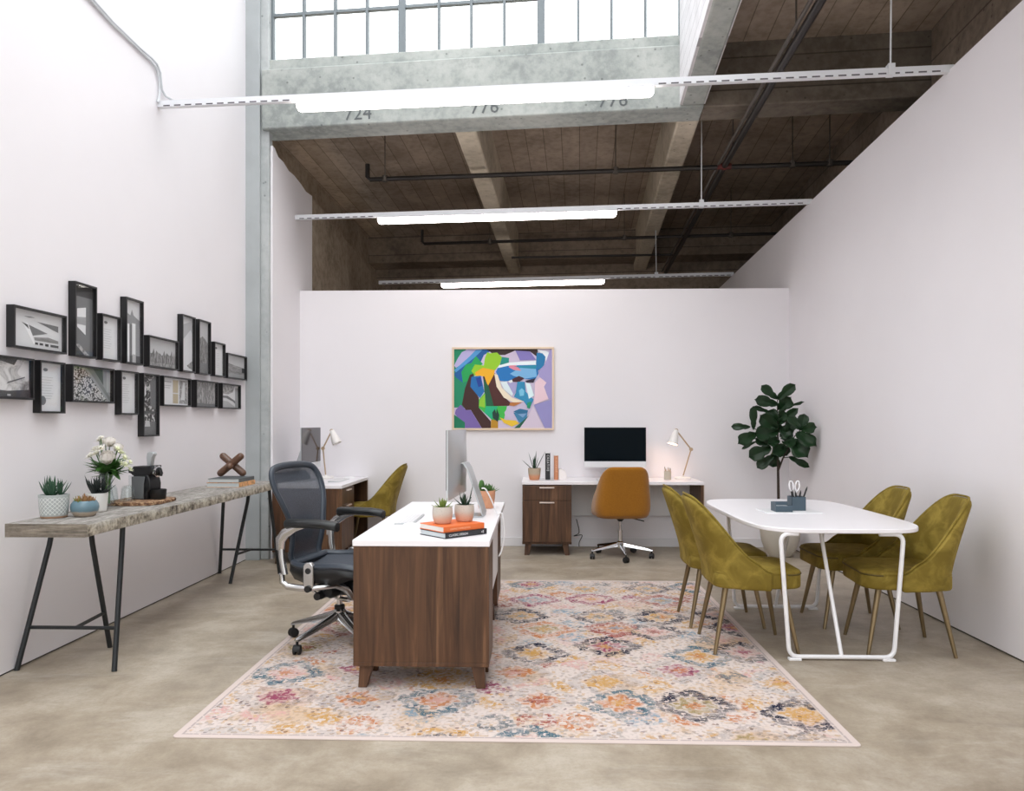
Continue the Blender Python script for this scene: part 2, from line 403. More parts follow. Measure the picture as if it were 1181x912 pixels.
# column
def colx(px, d): return at(px, 400, d)
mb = MB(); mb.box(XL-0.15, -2.62, 7.335, 7.44, 0, 7.5)
struct(mb.build('concrete_column', C_GREY, bevel=0.012))
mb = MB(); mb.box(XL-0.10, -2.70, 7.30, 7.36, 0, 7.5); struct(mb.build('trim_1', plain('column facing', (168,173,174), 0.6, var=0.06, vscale=3), bevel=0.004))

# --- building frame of beams and slabs (turned against the partitions, falling slightly to the rear)
def BF(w, t, h):
    return wpos(-2.445 + w + 0.089*t, 7.37 - 0.123*w + t, 4.214 + h - 0.0471*t)
def bfbox(mb, w0, w1, t0, t1, h0, h1, mi=0):
    return mb.hexa([BF(w0,t0,h0), BF(w1,t0,h0), BF(w1,t1,h0), BF(w0,t1,h0), BF(w0,t0,h1), BF(w1,t0,h1), BF(w1,t1,h1), BF(w0,t1,h1)], mi)
mb = MB(); bfbox(mb, -0.005, 4.19, 0, 0.29, 0, 0.585); bfbox(mb, 0.03, 3.985, 0.07, 0.26, 0.585, 0.715)
beam = struct(mb.build('concrete_beam', C_LIGHT, bevel=0.014))
for (px, s) in ((413, '724'), (559, '776'), (707, '776')):
    # black stencilled number on the beam face
    lo, hi = -0.2, 8
    for _ in range(40):
        m = (lo+hi)/2; q = BF(m, 0, 0.09); v = q
        xc, d = v.x*CA + v.y*SA, -v.x*SA + v.y*CA
        if CX + FPX*xc/d < px: lo = m
        else: hi = m
    o = BF(m, -0.004, 0.10); ex = (BF(m+1, 0, 0)-BF(m, 0, 0)).normalized(); ez = Vector((0,0,1)); n = ex.cross(ez)
    t = text_mb(s, 0.185, frame_M(o, ex, ez, n), align='CENTER')
    t.build('painted_number', plain('stencil grey', (92,96,98), 0.8), parent=beam, smooth=False)
mb = MB(); bfbox(mb, 1.855, 2.065, 0.29, 6.2, 0.0, 0.6); struct(mb.build('ceiling_joist', C_JOIST, bevel=0.02))
mb = MB(); bfbox(mb, 3.986, 4.194, 0.29, 6.2, 0.0, 0.6); struct(mb.build('ceiling_joist', C_JOIST, bevel=0.02))
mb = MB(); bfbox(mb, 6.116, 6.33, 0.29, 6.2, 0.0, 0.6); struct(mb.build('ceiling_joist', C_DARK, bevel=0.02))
mb = MB(); bfbox(mb, -1.1, -0.50, 0.29, 6.2, -0.4, 0.6); struct(mb.build('ceiling_joist', C_WALLD, bevel=0.02))
mb = MB(); bfbox(mb, -1.2, 8.2, 0.25, 6.4, 0.57, 0.75); struct(mb.build('ceiling', C_SLAB, smooth=False))
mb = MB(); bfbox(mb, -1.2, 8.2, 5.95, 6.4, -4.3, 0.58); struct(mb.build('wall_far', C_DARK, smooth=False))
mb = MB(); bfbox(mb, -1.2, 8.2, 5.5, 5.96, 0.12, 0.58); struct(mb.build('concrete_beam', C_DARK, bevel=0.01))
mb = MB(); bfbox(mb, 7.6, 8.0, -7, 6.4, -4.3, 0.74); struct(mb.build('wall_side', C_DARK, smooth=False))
# front bay to the right: slab, side beam and the beam carrying the roof-light wall
mb = MB(); bfbox(mb, 4.18, 8.2, -9, 0.02, 0.575, 0.75); struct(mb.build('ceiling', C_SLAB, smooth=False))
mb = MB(); bfbox(mb, 6.116, 6.33, -9, 0.0, 0.0, 0.58); struct(mb.build('ceiling_joist', C_DARK, bevel=0.02))
mb = MB(); bfbox(mb, 3.995, 4.195, -9, 0.0, 0.02, 0.60); struct(mb.build('ceiling_joist', C_LIGHT, bevel=0.02))
mb = MB(); bfbox(mb, 3.975, 4.20, -9, 0.0, 0.03, 3.6)
struct(mb.build('wall_rooflight', C_FORM, smooth=False))

mb = MB(); bfbox(mb, 4.19, 8.0, 0, 0.29, 0, 0.585); struct(mb.build('concrete_beam', C_BROWN_SHADED, bevel=0.012))
# --- high window above the beam
win = bpy.data.objects.new('window_1', None); COL.objects.link(win); win['kind'] = 'structure'; win['label'] = 'tall steel framed industrial window above the concrete beam'
mb = MB(); WH = 3.4
ws = [0.055]
pxs = [314, 350.9, 387, 423.6, 463.8, 506.3, 543.8, 581.8, 623.9, 666.8, 705.2, 744.1, 785]
def w_at(px, t):
    lo, hi = -0.5, 8
    for _ in range(40):
        m = (lo+hi)/2; v = BF(m, t, 0.8); xc, d = v.x*CA+v.y*SA, -v.x*SA+v.y*CA
        if CX+FPX*xc/d < px: lo = m
        else: hi = m
    return m
wl = [w_at(p, 0.13) for p in pxs]
for i, w in enumerate(wl):
    hw = 0.035 if i in (4, 8) else (0.022 if i in (0, 12) else 0.013)
    bfbox(mb, w-hw, w+hw, 0.11, 0.16, 0.70, WH)
for k in range(0, 7):
    h = 0.715 + 0.46*k; bfbox(mb, wl[0], wl[-1], 0.115, 0.155, h-(0.02 if k == 0 else 0.014), h+0.014)
mb.build('window_frame', STEEL, parent=win, smooth=False)
mb = MB(); bfbox(mb, wl[0], wl[-1], 0.132, 0.136, 0.71, WH); mb.build('glazing', m_glass('window glass', (0.97,0.985,0.98), 0.05), parent=win, smooth=False)

# ------------------------------------------------------------------ strut channels with LED battens
def cam_px(v):
    xc, d = v.x*CA+v.y*SA, -v.x*SA+v.y*CA
    return CX+FPX*xc/d
def s_at(A, B, px):
    lo, hi = 0.0, 1.0
    for _ in range(40):
        m = (lo+hi)/2
        if cam_px(A+(B-A)*m) < px: lo = m
        else: hi = m
    return m
STRUT = plain('white strut', (226,228,232), 0.4); SLOT = plain('slot dark', (96,92,96), 0.8)
LED = m_emit('led diffuser', (255,246,240), 14.0); ROD = plain('threaded rod', (150,150,150), 0.4, 0.6)
def led(A, B, pxa, pxb, rods, label, top):
    t = thing('ceiling_light', label, 'light', A, 0, 'LED battens under white strut rails')
    ex = (B-A).normalized(); L = (B-A).length; up = Vector((0,0,1)); n = ex.cross(up).normalized(); uz = n.cross(ex)
    M = Matrix.Translation(-A) @ frame_M(A, ex, -n, uz)      # local: x along, y to the rear, z up
    mb = MB()
    sa, sb = s_at(A, B, pxa)*L, s_at(A, B, pxb)*L
    mb.box(0, L, -0.02, 0.02, -0.024, 0.024, 0, M)
    k = 0.05
    while k < L-0.06:
        
        if k+0.05 < sa or k > sb: mb.box(k, k+0.052, -0.0206, -0.0198, -0.021, -0.011, 1, M)
        k += 0.085
    mb.build('strut_rail', [STRUT, SLOT], parent=t, smooth=False)
    sa, sb = s_at(A, B, pxa)*L, s_at(A, B, pxb)*L
    mb = MB(); mb.box(sa-0.005, sb+0.005, -0.034, 0.034, -0.038, -0.0245, 0, M); mb.build('batten_housing', STRUT, parent=t, bevel=0.003)
    mb = MB(); ring = []
    prof = [(0.034*math.cos(a), -0.066+0.032*math.sin(a)) for a in [math.pi + math.pi*i/10 for i in range(11)]]
    prof = [(-0.034,-0.0385)] + prof + [(0.034,-0.0385)]
    rings = []
    for x, sc in ((sa, 0.55), (sa+0.012, 0.85), (sa+0.03, 1.0), (sb-0.03, 1.0), (sb-0.012, 0.85), (sb, 0.55)):
        rings.append([(x, y*sc, -0.0385+(z+0.0385)*sc) for y, z in prof])
    mb.loft(rings, 0, M); mb.build('diffuser', LED, parent=t)
    for px in rods:
        s = s_at(A, B, px)*L
        mb = MB(); mb.tube([(s,0,0.02),(s,0,top)], 0.006, 6, 0, M); mb.box(s-0.022, s+0.022, -0.026, 0.026, -0.026, 0.05, 0, M)
        mb.build('hanger_rod', ROD if False else STRUT, parent=t)
    return t
A1, B1 = on_x(183,121,XL), on_x(1099,80,XR+0.03)
led(A1, B1, 343, 754, [1027], 'nearest long white LED batten, directly in front of the numbered beam', 1.0)
A2, B2 = on_x(341,251,-2.6), on_x(936,232.6,XR+0.02)
led(A2, B2, 436, 711, [809], 'middle white LED batten, hung below the dark ceiling bay', 0.9)
A3, B3 = at(437,326,10.75), on_x(846,316,XR+0.02)
led(A3, B3, 509, 697, [757], 'farthest LED batten, just above the top of the back wall', 0.9)

# ------------------------------------------------------------------ conduit on the left wall
t = thing('electrical_conduit', 'pair of thin white conduits curving down the left wall to the first light rail', 'conduit', tuple(on_x(186,100,XL)))
o0 = Vector(t.location)
CON = plain('conduit grey white', (205,208,212), 0.4)
for off, path in ((0, [(92,-14),(128,26),(160,57),(174,70),(180,78),(183,88),(184,98),(184,108),(182,118)]), (3.2, [(94,-16),(130,25),(161,55),(175,67),(181,74),(185,84),(186,96),(187,104),(191,111),(197,116),(204,119)])):
    pp = [on_x(px, py, XL+0.014) for px, py in path]
    if off: pp[-1] += Vector((0.05,0,0)); pp[-2] += Vector((0.02,0,0))
    mb = MB(); mb.tube([p-o0 for p in pp], 0.008, 8); mb.build('conduit_tube', CON, parent=t)

# ------------------------------------------------------------------ sprinkler piping
PIPE = plain('black steel pipe', (48,44,42), 0.4, 0.3); REDP = plain('red fitting', (96,38,32), 0.5); PIPEG = plain('grey pipe', (92,86,80), 0.45, 0.4)
sp = thing('sprinkler_piping', 'dark steel sprinkler pipe running back under the slab with cross branches', 'pipe', tuple(wpos(2.25, 8.0, 4.06)))
so = Vector(sp.location)
def pl(pts): return [p-so for p in pts]
zz = lambda d: 4.12-0.045*(d-6.77)
main = [wpos(1.98,3.3,zz(3.3)), wpos(2.085,5.08,zz(5.08)), wpos(2.13,6.02,zz(6.02)), wpos(2.25,8.0,zz(8)), wpos(2.57,12.6,zz(12.6))]
mb = MB(); mb.tube(pl(main), 0.032, 10); mb.build('main_pipe', PIPE, parent=sp)
mb = MB(); mb.tube(pl([p+Vector((-0.06,0,0.015)) for p in main]), 0.016, 8); mb.build('conduit_line', PIPEG, parent=sp)
def br(a, b, r, stub):
    p, q = at(*a), at(*b); mb = MB()
    path = pl([p+Vector((0,0,stub)), p+Vector((0,0,0.03)), p+Vector((0.03,0,0)), q] if stub else [p, q])
    mb.tube(path, r, 8); mb.build('branch_pipe', PIPE, parent=sp)
    return p, q
bp1 = br((424,207,8.38), (1052,185,7.85), 0.026, 0.17)
bp2 = br((487,281,10.9), (925,268.5,10.4), 0.022, 0.2)
bp3 = br((590,297,11.7), (776,293.5,11.5), 0.018, 0)
mb = MB(); c = wpos(2.25,8.0,zz(8))-so
mb.ball(c, 0.042, 10); mb.tube([c+Vector((-0.07,0,0)), c+Vector((0.07,0,0))], 0.033, 10); mb.build('fitting', REDP, parent=sp)
for (p, q), pxs_ in ((bp1, (444, 710, 914, 957)), (bp2, (565, 720, 843))):
    for px in pxs_:
        v = p+(q-p)*s_at(p, q, px); mb = MB()
        mb.tube(pl([v, v+Vector((0,0,0.62))]), 0.006, 6); mb.tube(pl([v+Vector((0,0,-0.03)), v+Vector((0,0,0.035))]), 0.032, 8)
        mb.build('hanger_rod', PIPEG, parent=sp)
for d in (5.6, 7.6, 9.4):
    k = [i for i in range(4) if -1 < 0 or True][0]
    for i in range(4):
        da, db = (3.3,5.08,6.02,8.0,12.6)[i:i+2]
        if da <= d <= db:
            v = main[i]+(main[i+1]-main[i])*((d-da)/(db-da)); mb = MB(); mb.tube(pl([v, v+Vector((0,0,0.62+0.04))]), 0.007, 6); mb.build('hanger_rod', PIPEG, parent=sp)
# ------------------------------------------------------------------ shared furniture materials
WALNUT = m_walnut('walnut veneer'); WHITE_TOP = plain('white laminate', (240,237,240), 0.32)
PALE_EDGE = plain('pale maple edge', (206,186,168), 0.5); BRUSHED = plain('brushed handle', (214,200,190), 0.35, 0.3)
WHITE_PANEL = plain('white panel', (226,226,228), 0.5); DARKIN = plain('dark walnut inside', (70,48,37), 0.6)
CHROME = plain('chrome', (214,214,216), 0.12, 1.0); POLISHED = plain('polished aluminium', (200,200,200), 0.22, 1.0)
BLACKP = plain('black plastic', (17,18,20), 0.45); RUBBER = plain('caster black', (14,14,15), 0.55)
WHITE_MET = plain('white powder coat', (236,235,237), 0.35); BLACK_MET = plain('black steel', (26,30,33), 0.45)
BRASS = plain('brushed brass leg', (138,120,90), 0.34, 0.75)
ALU = plain('silver aluminium', (196,200,202), 0.32, 0.55); SCREEN = plain('black glass screen', (5,14,20), 0.15, spec=0.06)
SCREENG = plain('dark grey glass screen', (44,40,44), 0.10, spec=0.5)
WHITE_PL = plain('white plastic', (238,237,238), 0.35)

def tapered_leg(x, y, z, dx, dy, a=0.034, b=0.022):
    mb = MB()
    return mb.hexa([(x+dx-b,y+dy-b,0),(x+dx+b,y+dy-b,0),(x+dx+b,y+dy+b,0),(x+dx-b,y+dy+b,0),(x-a,y-a,z),(x+a,y-a,z),(x+a,y+a,z),(x-a,y+a,z)])
def pedestal(t, x0, x1, y0, y1, drawers=True, zt=0.718):
    """walnut box on four splayed tapered feet; drawers face -y"""
    p = MB(); zb = 0.115; th = 0.02
    p.box(x0, x0+th, y0, y1, zb+th, zt); p.box(x1-th, x1, y0, y1, zb+th, zt)
    p.box(x0-0.002, x1+0.002, y0, y1, zb, zb+th); p.box(x0+th, x1-th, y1-th, y1, zb+th, zt); p.box(x0+th, x1-th, y0+0.03, y1-th, zt-th, zt)
    ped = p.build('pedestal', WALNUT, parent=t, bevel=0.0015)
    for sx in (0, 1):
        for sy in (0, 1):
            x = x0+0.06 if sx == 0 else x1-0.06; y = y0+0.06 if sy == 0 else y1-0.06
            tapered_leg(x, y, zb, -0.018 if sx == 0 else 0.018, -0.018 if sy == 0 else 0.018).build('leg', WALNUT, parent=t, bevel=0.002)
    if drawers:
        zs = 0.558
        for (a, b, hz) in ((zs+0.003, zt-0.006, zt-0.022), (zb+th+0.003, zs, zs-0.012)):
            d = MB(); d.box(x0+th+0.002-0.018, x1-th-0.002+0.018, y0-0.019, y0-0.001, a, b); dr = d.build('drawer', WALNUT, parent=t, bevel=0.002)
            d = MB(); xm = (x0+x1)/2 - 0.0
            d.box(xm-0.075, xm+0.075, y0-0.04, y0-0.0195, hz-0.012, hz); d.build('handle', BRUSHED, parent=dr, bevel=0.002)
    return ped
def desk(label, loc, rotz, L, W, second_ped):
    """user side -y, drawers at -x"""
    t = thing('desk', label, 'desk', loc, rotz, 'walnut desks with white tops')
    mb = MB(); mb.box(-L/2, L/2, -W/2, W/2, 0.720, 0.752); mb.build('desktop', WHITE_TOP, parent=t, bevel=0.003)
    pedestal(t, -L/2+0.004, -L/2+0.5, -W/2+0.022, W/2-0.03)
    if second_ped:
        mb = MB()
        pedestal(t, L/2-0.34, L/2-0.004, -W/2+0.004, W/2-0.004, drawers=False)
    else:
        mb = MB(); mb.box(L/2-0.03, L/2-0.004, -W/2+0.004, W/2-0.01, 0.0, 0.719); mb.build('side_panel', WALNUT, parent=t, bevel=0.0015)
        mb = MB(); mb.box(L/2-0.0039, L/2+0.001, -W/2+0.002, W/2-0.01, 0.0, 0.719); mb.build('edge_band', PALE_EDGE, parent=t)
    x1 = L/2-0.345 if second_ped else L/2-0.032
    mb = MB(); mb.box(-L/2+0.503, x1, W/2-0.045, W/2-0.027, 0.34, 0.719); mb.build('modesty_panel', WHITE_PANEL, parent=t, bevel=0.0015)
    return t
YD0, YD1 = 3.775, 5.60
desk('walnut desk with a white top standing on the rug', (-0.578, (YD0+YD1)/2, 0.006), -math.pi/2, YD1-YD0, 0.694, True)
desk('walnut desk with two-drawer pedestal against the back wall below the black screen', (0.775, 7.93, 0), 0, 1.83, 0.60, False)
desk('walnut desk in the rear left corner behind the mesh chair', (-2.19, 7.10+0.565, 0), math.pi/2, 1.125, 0.70, False)

# ------------------------------------------------------------------ rug
RX0, RX1, RY0, RY1 = -1.558, 1.357, ground(600,856.5).y, ground(600,669.5).y
RUG_HL = (RY1-RY0)/2
mb = MB(); mb.prism(rrect(RX1-RX0, RY1-RY0, 0.02, 4), 0, 0.006)
rug = mb.build('rug', m_rug(), loc=((RX0+RX1)/2, (RY0+RY1)/2, 0), bevel=0.002)
tag(rug, 'large cream rug with faded floral medallions in orange, navy and pink on concrete', 'rug')

# ------------------------------------------------------------------ moulded shell chairs
def shell(phim, a, b, ex, zb, zseat, ztop, lean, narrow, prof, nu=40, nv=12, fwd=0.06, th=0.034, rnd=0.03):
    rows = []
    us = [-1+2*i/nu for i in range(nu+1)]
    def plan(u):
        # u in -1..1, straight flank at both ends then a rounded back
        f = 0.16; s = 1 if u >= 0 else -1; q = abs(u)
        if q > 1-f: k = (q-(1-f))/f; ph = math.pi/2; x = fwd*k; y = b*s; return x, y
        ph = (q/(1-f))*math.pi/2
        c, sn = math.cos(ph), math.sin(ph)
        return -a*c**(2/ex), s*b*sn**(2/ex)
    for j in range(nv+1):
        v = j/nv; row = []
        for u in us:
            x, y = plan(u); top = zseat + (ztop-zseat)*prof(abs(u))
            z = zb + (top-zb)*v
            k = max(0, (z-zseat)/(ztop-zseat))
            back = max(0.0, min(1.0, -x/a))
            xx = x - lean*(k**1.15)*(0.6+0.4*back)
            yy = y*(1-narrow*k**1.3)
            if v < 0.25:          # tuck the bottom edge under
                q = (1-v/0.25)**2; xx *= (1-rnd*q*1.2); yy *= (1-rnd*q)
            row.append((xx, yy, z))
        rows.append(row)
    mb = MB(); mb.grid(rows); top_edge = rows[-1]
    return mb, top_edge
VELVET = m_velvet('olive velvet', (72,59,18), (116,98,36), (152,132,60))
PIPING = plain('velvet piping', (82,68,20), 0.7)
def velvet_chair(label, loc, rotz):
    t = thing('velvet_dining_chair', label, 'chair', loc, rotz, 'olive velvet chairs with brass legs')
    prof = lambda q: (1-q**3.0)**2.35
    mb, edge = shell(1, 0.235, 0.26, 3.0, 0.385, 0.478, 0.905, 0.135, 0.13, prof, fwd=0.075)
    bk = mb.build('backrest', VELVET, parent=t, solid=0.044, subsurf=1)
    mb = MB(); mb.tube([Vector(p)+Vector((0,0,0.006)) for p in edge], 0.007, 6); mb.build('piping', VELVET, parent=bk)
    # seat cushion
    mb = MB(); rings = []
    base = rrect(0.505, 0.50, 0.10, 7, 0.015, 0)
    for z, s in ((0.384,0.93),(0.388,0.985),(0.40,1.0),(0.462,1.0),(0.468,0.99),(0.472,1.0),(0.484,0.985),(0.492,0.93),(0.497,0.80),(0.500,0.5),(0.5005,0.15)):
        rings.append([(0.015+(x-0.015)*s, y*s, z) for x, y in base])
    mb.loft(rings); st = mb.build('seat', VELVET, parent=t, angle=60)
    mb = MB(); fr = [(x, y, 0.468) for x, y in base]; fr = [p for p in fr[len(fr)//4*3:]+fr[:len(fr)//4*3]]; fr = [p for p in fr if p[0] > 0.075]; mb.tube(fr, 0.005, 6); mb.build('piping', PIPING, parent=st)
    for sx in (-1, 1):
        for sy in (-1, 1):
            mb = MB(); mb.tube([(sx*0.165, sy*0.165, 0.386), (sx*0.24, sy*0.213, 0.0)], [0.018, 0.0105], 12)
            mb.build('leg', BRASS, parent=t)
    return t
V1 = velvet_chair('olive velvet chair left of the white table, the one nearer the viewer', (1.275, 4.612, 0.0075), 0.0)
dup(V1, (1.25, 5.176, 0.0075), 0.0, 'olive velvet chair left of the white table, half hidden behind the nearer chair')
dup(V1, (2.125, 5.205, 0.0), math.pi, 'olive velvet chair right of the white table, the one farther from the viewer')
dup(V1, (2.185, 4.63, 0.0), math.pi-0.09, 'olive velvet chair right of the white table, the one nearer the viewer')
dup(V1, (-1.74, 7.905, 0.0), math.pi, 'olive velvet chair at the rear left corner desk, seen from its side')

# ------------------------------------------------------------------ conference table
t = thing('conference_table', 'white rounded table on white bent-tube legs between the velvet chairs', 'table', (1.765, 5.14, 0))
TX0, TX1, TY0, TY1 = 1.265, 2.262, 4.30, 5.98
def bowed(w, h, r, bx, by, n=7):
    pts = rrect(w, h, r, n)
    return [(x*(1+bx*(1-(2*y/h)**2)) if abs(2*y/h) <= 1 else x, y*(1+by*(1-(2*x/w)**2)) if abs(2*x/w) <= 1 else y) for x, y in pts]
mb = MB(); P = []
W_, H_ = TX1-TX0, TY1-TY0
for i in range(72):       # soft super-ellipse outline
    a = 2*math.pi*i/72; c, s = math.cos(a), math.sin(a); e = 2/5.0
    P.append((W_/2*math.copysign(abs(c)**e, c), H_/2*math.copysign(abs(s)**e, s)))
mb.prism(P, 0.724, 0.750); mb.build('tabletop', WHITE_TOP, parent=t, bevel=0.005, angle=50)
def u_frame(sy, yb):
    def fil(pts, r, n=6):
        out = [Vector(pts[0])]
        for i in range(1, len(pts)-1):
            p, a, b = Vector(pts[i]), Vector(pts[i-1]), Vector(pts[i+1])
            d1, d2 = (a-p).normalized(), (b-p).normalized()
            p1, p2 = p+d1*r, p+d2*r
            for k in range(n+1):
                u = k/n; out.append(p1*(1-u)**2 + p*2*u*(1-u) + p2*u*u)
        out.append(Vector(pts[-1])); return out
    mb = MB(); x0, x1 = -0.345, 0.28
    mb.tube(fil([(x0-0.03+0.10, yb, 0.717), (x0-0.03, yb, 0.717), (x0+0.02, yb, 0.020), (x1-0.02, yb, 0.020), (x1+0.035, yb, 0.717), (x1-0.10, yb, 0.717)], 0.055), 0.0125, 10)
    f = mb.build('leg_frame', WHITE_MET, parent=t)
    mb = MB(); mb.tube([((x0+x1)/2, yb, 0.022), ((x0+x1)/2, yb+sy*0.33, 0.72)], 0.0115, 10); mb.build('brace', WHITE_MET, parent=f)
    for x in (x0+0.05, x1-0.05):
        mb = MB(); mb.box(x-0.035, x+0.035, yb-0.018, yb+0.018, 0, 0.014); mb.build('foot_glide', WHITE_PL, parent=f, bevel=0.003)
u_frame(1, 4.335-5.14); u_frame(-1, 5.512-5.14)

# ------------------------------------------------------------------ mustard task chair
MUST = NT('mustard wool'); _c = MUST.coord(); MUST.col(MUST.mix(MUST.noise(_c, 90, 3), lin((140,90,16)), lin((172,115,30)))); MUST.set(Roughness=0.85, Sheen_Weight=0.3, Specular_IOR_Level=0.2); MUST.bump(MUST.noise(_c, 260, 2), 0.3, 0.003); MUST = MUST.m
def caster(t, x, y, ang, z0=0.0, r=0.028):
    c = MB(); M = Matrix.Translation((x, y, z0)) @ Matrix.Rotation(ang, 4, 'Z')
    for s in (-1, 1):
        c.lathe([(r*0.75,-0.009),(r,-0.006),(r,0.006),(r*0.75,0.009)], (0,0,0), 16, 0, M @ Matrix.Translation((0, s*0.014, r)) @ Matrix.Rotation(math.pi/2, 4, 'X'))
    hood = [(r*1.06*math.cos(a), r+r*1.06*math.sin(a)) for a in [math.radians(-10+20*k) for k in range(11)]]
    c.prism(hood, -0.010, 0.010, 0, M @ Matrix.Rotation(math.pi/2, 4, 'X'))
    c.tube([(0,0,r*1.5),(0,0,0.075)], 0.008, 8, 0, M)
    return c.build('caster', RUBBER, parent=t)
def star_base(t, R, mat, zc, rot, hubz, z0=0.0, wide=0.022, sub='base_arm'):
    h = MB(); h.lathe([(0.036,hubz-0.045),(0.040,hubz-0.03),(0.040,hubz+0.02),(0.030,hubz+0.03)], n=20)
    hub = h.build('star_base', mat, parent=t)
    for k in range(5):
        a = rot + 2*math.pi*k/5; d = Vector((math.cos(a), math.sin(a), 0)); s = Vector((-d.y, d.x, 0))
        rings = []
        for q in (0.0, 0.15, 0.45, 0.8, 0.97, 1.0):
            rr = 0.03+(R-0.02)*q; z = hubz + (zc-hubz)*(q**0.9); w = wide*(1-0.45*q); hh = 0.021*(1-0.55*q) if q < 1 else 0.006
            c = d*rr; c.z = z
            rings.append([c+s*w+Vector((0,0,-hh)), c+s*w*0.7+Vector((0,0,hh*0.5)), c+Vector((0,0,hh)), c-s*w*0.7+Vector((0,0,hh*0.5)), c-s*w+Vector((0,0,-hh))])
        m = MB(); m.loft(rings); m.build(sub, mat, parent=hub, angle=50)
        caster(t, d.x*R, d.y*R, a+0.6+k*0.9, z0)
    return hub
t = thing('task_chair', 'mustard fabric swivel chair with chrome star base facing the back desk', 'chair', (0.845, 7.585, 0), math.radians(94))
prof = lambda q: 1.0-0.10*(q/0.5)**4 if q < 0.5 else (0.9*(1-((q-0.5)/0.5)**1.6)**1.2)
mb, edge = shell(1, 0.23, 0.258, 4.6, 0.425, 0.50, 0.925, 0.11, 0.20, prof, fwd=0.10, rnd=0.10)
mb.build('backrest', MUST, parent=t, solid=0.045, subsurf=1)
mb = MB(); rings = []; base = rrect(0.50, 0.53, 0.12, 7, 0.03, 0)
for z, s in ((0.405,0.80),(0.415,0.93),(0.44,1.0),(0.49,1.0),(0.505,0.97),(0.515,0.85),(0.518,0.4)): rings.append([(0.03+(x-0.03)*s, y*s, z) for x, y in base])
mb.loft(rings); mb.build('seat', MUST, parent=t, angle=60)
mb = MB(); mb.lathe([(0.022,0.10),(0.022,0.27),(0.0135,0.272),(0.0135,0.40)], n=16); mb.build('gas_lift', CHROME, parent=t)
mb = MB(); mb.lathe([(0.02,0.36),(0.05,0.395),(0.06,0.41)], n=16); mb.build('swivel_plate', BLACKP, parent=t)
mb = MB(); mb.tube([(0,0,0.40),(0,-0.10,0.395),(0,-0.24,0.36)], 0.006, 8); mb.build('height_lever', BLACKP, parent=t)
star_base(t, 0.31, CHROME, 0.085, math.pi, 0.135, wide=0.017)

# ------------------------------------------------------------------ mesh office chair (faces local +x)
t = thing('mesh_office_chair', 'dark mesh office chair with polished frame and black armrests beside the front desk', 'chair', (-1.205, 4.60, 0.006), math.radians(-12.7))
MESHM = NT('woven mesh'); _c = MESHM.coord(); _w = MESHM.voro(_c, 260).outputs['Distance']
MESHM.col(MESHM.mix(MESHM.step(_w, 0.2, 0.6), lin((46,50,58)), lin((78,84,94)))); MESHM.set(Roughness=0.7)
_tr = MESHM.n('ShaderNodeBsdfTransparent'); _mx = MESHM.n('ShaderNodeMixShader'); _mx.inputs[0].default_value = 0.86
MESHM.link(_tr.outputs[0], _mx.inputs[1]); MESHM.link(MESHM.b.outputs[0], _mx.inputs[2]); MESHM.link(_mx.outputs[0], MESHM.out.inputs['Surface']); MESHM = MESHM.m
FRAMEG = plain('graphite frame', (52,60,70), 0.42)
# outline of the back: (half width, height, x)
BK = [(0.150,0.47,-0.205),(0.165,0.53,-0.235),(0.172,0.60,-0.225),(0.180,0.68,-0.215),(0.205,0.77,-0.225),(0.245,0.86,-0.245),(0.272,0.94,-0.272),(0.272,1.00,-0.296),(0.248,1.045,-0.315),(0.200,1.068,-0.325),(0.10,1.078,-0.330),(0,1.080,-0.331)]
loop = [(x, w, z) for w, z, x in BK] + [(x, -w, z) for w, z, x in BK[:-1][::-1]]
def dense(pts, n=3):
    out = []
    N = len(pts)
    for i in range(N-1):
        p0, p1, p2, p3 = [Vector(pts[max(0, min(N-1, i+k))]) for k in (-1, 0, 1, 2)]
        for k in range(n):
            u = k/n
            out.append(0.5*((2*p1)+(p2-p0)*u+(2*p0-5*p1+4*p2-p3)*u*u+(3*p1-p0-3*p2+p3)*u**3))
    out.append(Vector(pts[-1])); return out
dl = dense(loop, 4)
mb = MB(); mb.tube(dl + [dl[0]], 0.0165, 10, sx=1.25); mb.build('back_frame', FRAMEG, parent=t)
half = dense([(x, w, z) for w, z, x in BK], 4)
rows = []
for p in half:
    w = p.y; rows.append([(p.x-0.028*(1-(2*k/10-1)**2)*min(1, w/0.1), w*(2*k/10-1), p.z) for k in range(11)])
mb = MB(); mb.grid(rows[:-1]); mb.build('back_mesh', MESHM, parent=t)
# upper band seen through the mesh and lumbar pad
mb = MB(); rows = []
for z, x, w in ((0.975,-0.292,0.235),(1.01,-0.306,0.235),(1.035,-0.316,0.20)): rows.append([(x-0.036+0.0*k, w*(2*k/8-1), z) for k in range(9)])
mb.grid(rows); mb.build('head_band', plain('blue grey band', (84,100,112), 0.6), parent=t, solid=0.004)
mb = MB(); rows = []
for z, x, w in ((0.60,-0.262,0.13),(0.66,-0.258,0.16),(0.73,-0.258,0.16),(0.77,-0.268,0.13)): rows.append([(x-0.03*(1-(2*k/8-1)**2), w*(2*k/8-1), z) for k in range(9)])
mb.grid(rows); mb.build('lumbar_pad', BLACKP, parent=t, solid=0.012, subsurf=1)
